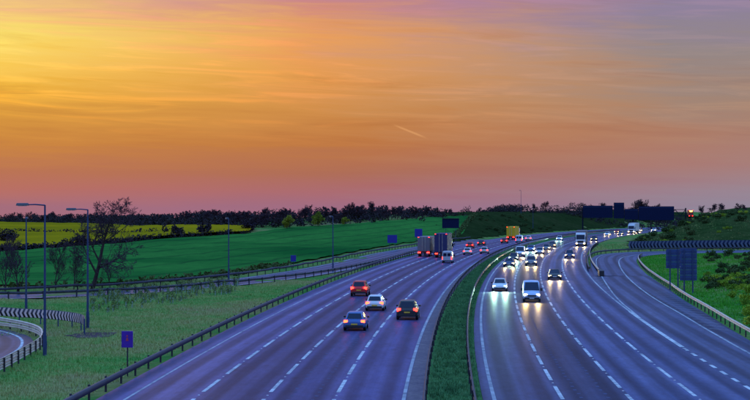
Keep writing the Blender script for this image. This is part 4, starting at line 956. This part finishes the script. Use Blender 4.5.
# saplings in pale guards on the left verge
ss = [shrub_meshes(140+k, 1.25, .3, 90, .07, M['leaf_sapling']) for k in range(4)]
gm = MB(); gm.tube((0, 0, -.1), (0, 0, .75), .07, .075, 7); gme = gm.mesh('guard_tube'); gme.materials.append(M['guard'])
n = 0
while n < 260:
    t_ = rv.random(); u = 88+t_*150; vlo = 317-24*t_; vhi = 294-11*t_; v = vhi+(vlo-vhi)*rv.random()**1.6
    x, y = at(u, v); n += 1
    inst('sapling', 'young planted sapling in a pale guard among the rows on the left verge', 'sapling', list(zip(('foliage', 'stems'), ss[n % 4]))+[('guard_tube', gme)], x, y, rv.uniform(.45, .95), rv.uniform(0, 6), 'planted saplings on the left verge', sink=.02)
# grass tufts
def tufts(name, label, xs, ys, hmin, hmax, mat, blades=6, wid=.03, spread=.14):
    rng = np.random.default_rng(len(xs)); n = len(xs); z = hgt(xs, ys); C = np.stack([xs, ys, z], 1)
    C = np.repeat(C, blades, 0); m_ = len(C); C[:, :2] += rng.normal(0, spread, (m_, 2)); hm_ = np.repeat(.55+.9*np.clip(.5+.5*np.sin(xs*.9+1.7*np.sin(ys*.31))*np.sin(ys*.63+1.3*np.sin(xs*.47))+rng.normal(0, .15, n), 0, 1.2), blades); h = rng.uniform(hmin, hmax, m_)*hm_; a = rng.uniform(0, 2*math.pi, m_); ln = rng.uniform(.1, .7, m_)*h
    wv = np.stack([np.cos(a), np.sin(a), 0*a], 1)*wid; tip = C+np.stack([np.cos(a+1.2)*ln, np.sin(a+1.2)*ln, h], 1)
    V = np.stack([C-wv, C+wv, tip], 1).reshape(-1, 3); i = np.arange(m_)*3; o = npmesh(name, V, np.stack([i, i+1, i+2], 1), mat); tag(o, label, 'grass', None, 'stuff'); return o
N = 60000; ys_ = RNG.uniform(60, 215, N)**1.; xs_ = RNG.uniform(-48, -1, N); d_ = lat(xs_, ys_)
lsx = np.interp(ys_, LSLIP[:, 1], LSLIP[:, 0]); lox = np.interp(ys_, LOOP[:, 1][:60], LOOP[:, 0][:60])
ld = np.min(np.hypot(xs_[:, None]-LOOP[None, ::4, 0], ys_[:, None]-LOOP[None, ::4, 1]), 1)
sd2 = np.min(np.hypot(xs_[:, None]-LSLIP[None, ::4, 0], ys_[:, None]-LSLIP[None, ::4, 1]), 1)
soilm = (((xs_+22.2)/2.4)**2+((ys_-122.5)/3.6)**2 < .66) & (RNG.random(N) < .8)
inner = (xs_ < -24.5) & (ys_ < 121)
k_ = (d_ < -19.2) & (ld > 2.2) & (sd2 > 5.6) & ~soilm & ~inner
tufts('verge_grass', 'rough green grass on the left verge beside the motorway barrier', xs_[k_], ys_[k_], .06, .22, M['grass'], 5)
N = 26000; yy = RNG.uniform(55, 330, N); oo = RNG.uniform(-.95, 1.6, N); xm, ym = rp(yy, oo)
tufts('median_grass', 'dark grass growing in the central reservation between the two barriers', xm, ym, .06, .3, M['grass_median'], 5, .035, .07)
N = 50000; ys_ = RNG.uniform(100, 335, N); xs_ = RNG.uniform(28, 90, N); xr_ = np.interp(ys_, SL_L[:, 1], SL_L[:, 0])
ldm = np.min(np.hypot(xs_[:, None]-SL_L[None, :, 0], ys_[:, None]-SL_L[None, :, 1]), 1); k_ = (xs_ > xr_) & (ldm > 4.0)
tufts('slip_verge_grass', 'bright green grass on the verge right of the slip road', xs_[k_], ys_[k_], .10, .32, M['grass_lush'], 5, .04)
N = 14000; ys_ = RNG.uniform(235, 420, N); xs_ = RNG.uniform(30, 120, N); d_ = lat(xs_, ys_)
kd = np.min(np.hypot(xs_[:, None]-SL_K[None, :, 0], ys_[:, None]-SL_K[None, :, 1]), 1); yk_ = np.interp(xs_, KX, KY); kx_ = np.interp(ys_, SL_K[:, 1], SL_K[:, 0])
k_ = (d_ > 18.8) & (kd > 2.4) & ((xs_ < kx_) | (ys_ > yk_+2))
tufts('island_grass', 'rough grass on the island between the motorway and the right slip road', xs_[k_], ys_[k_], .15, .45, M['grass'], 6, .05)
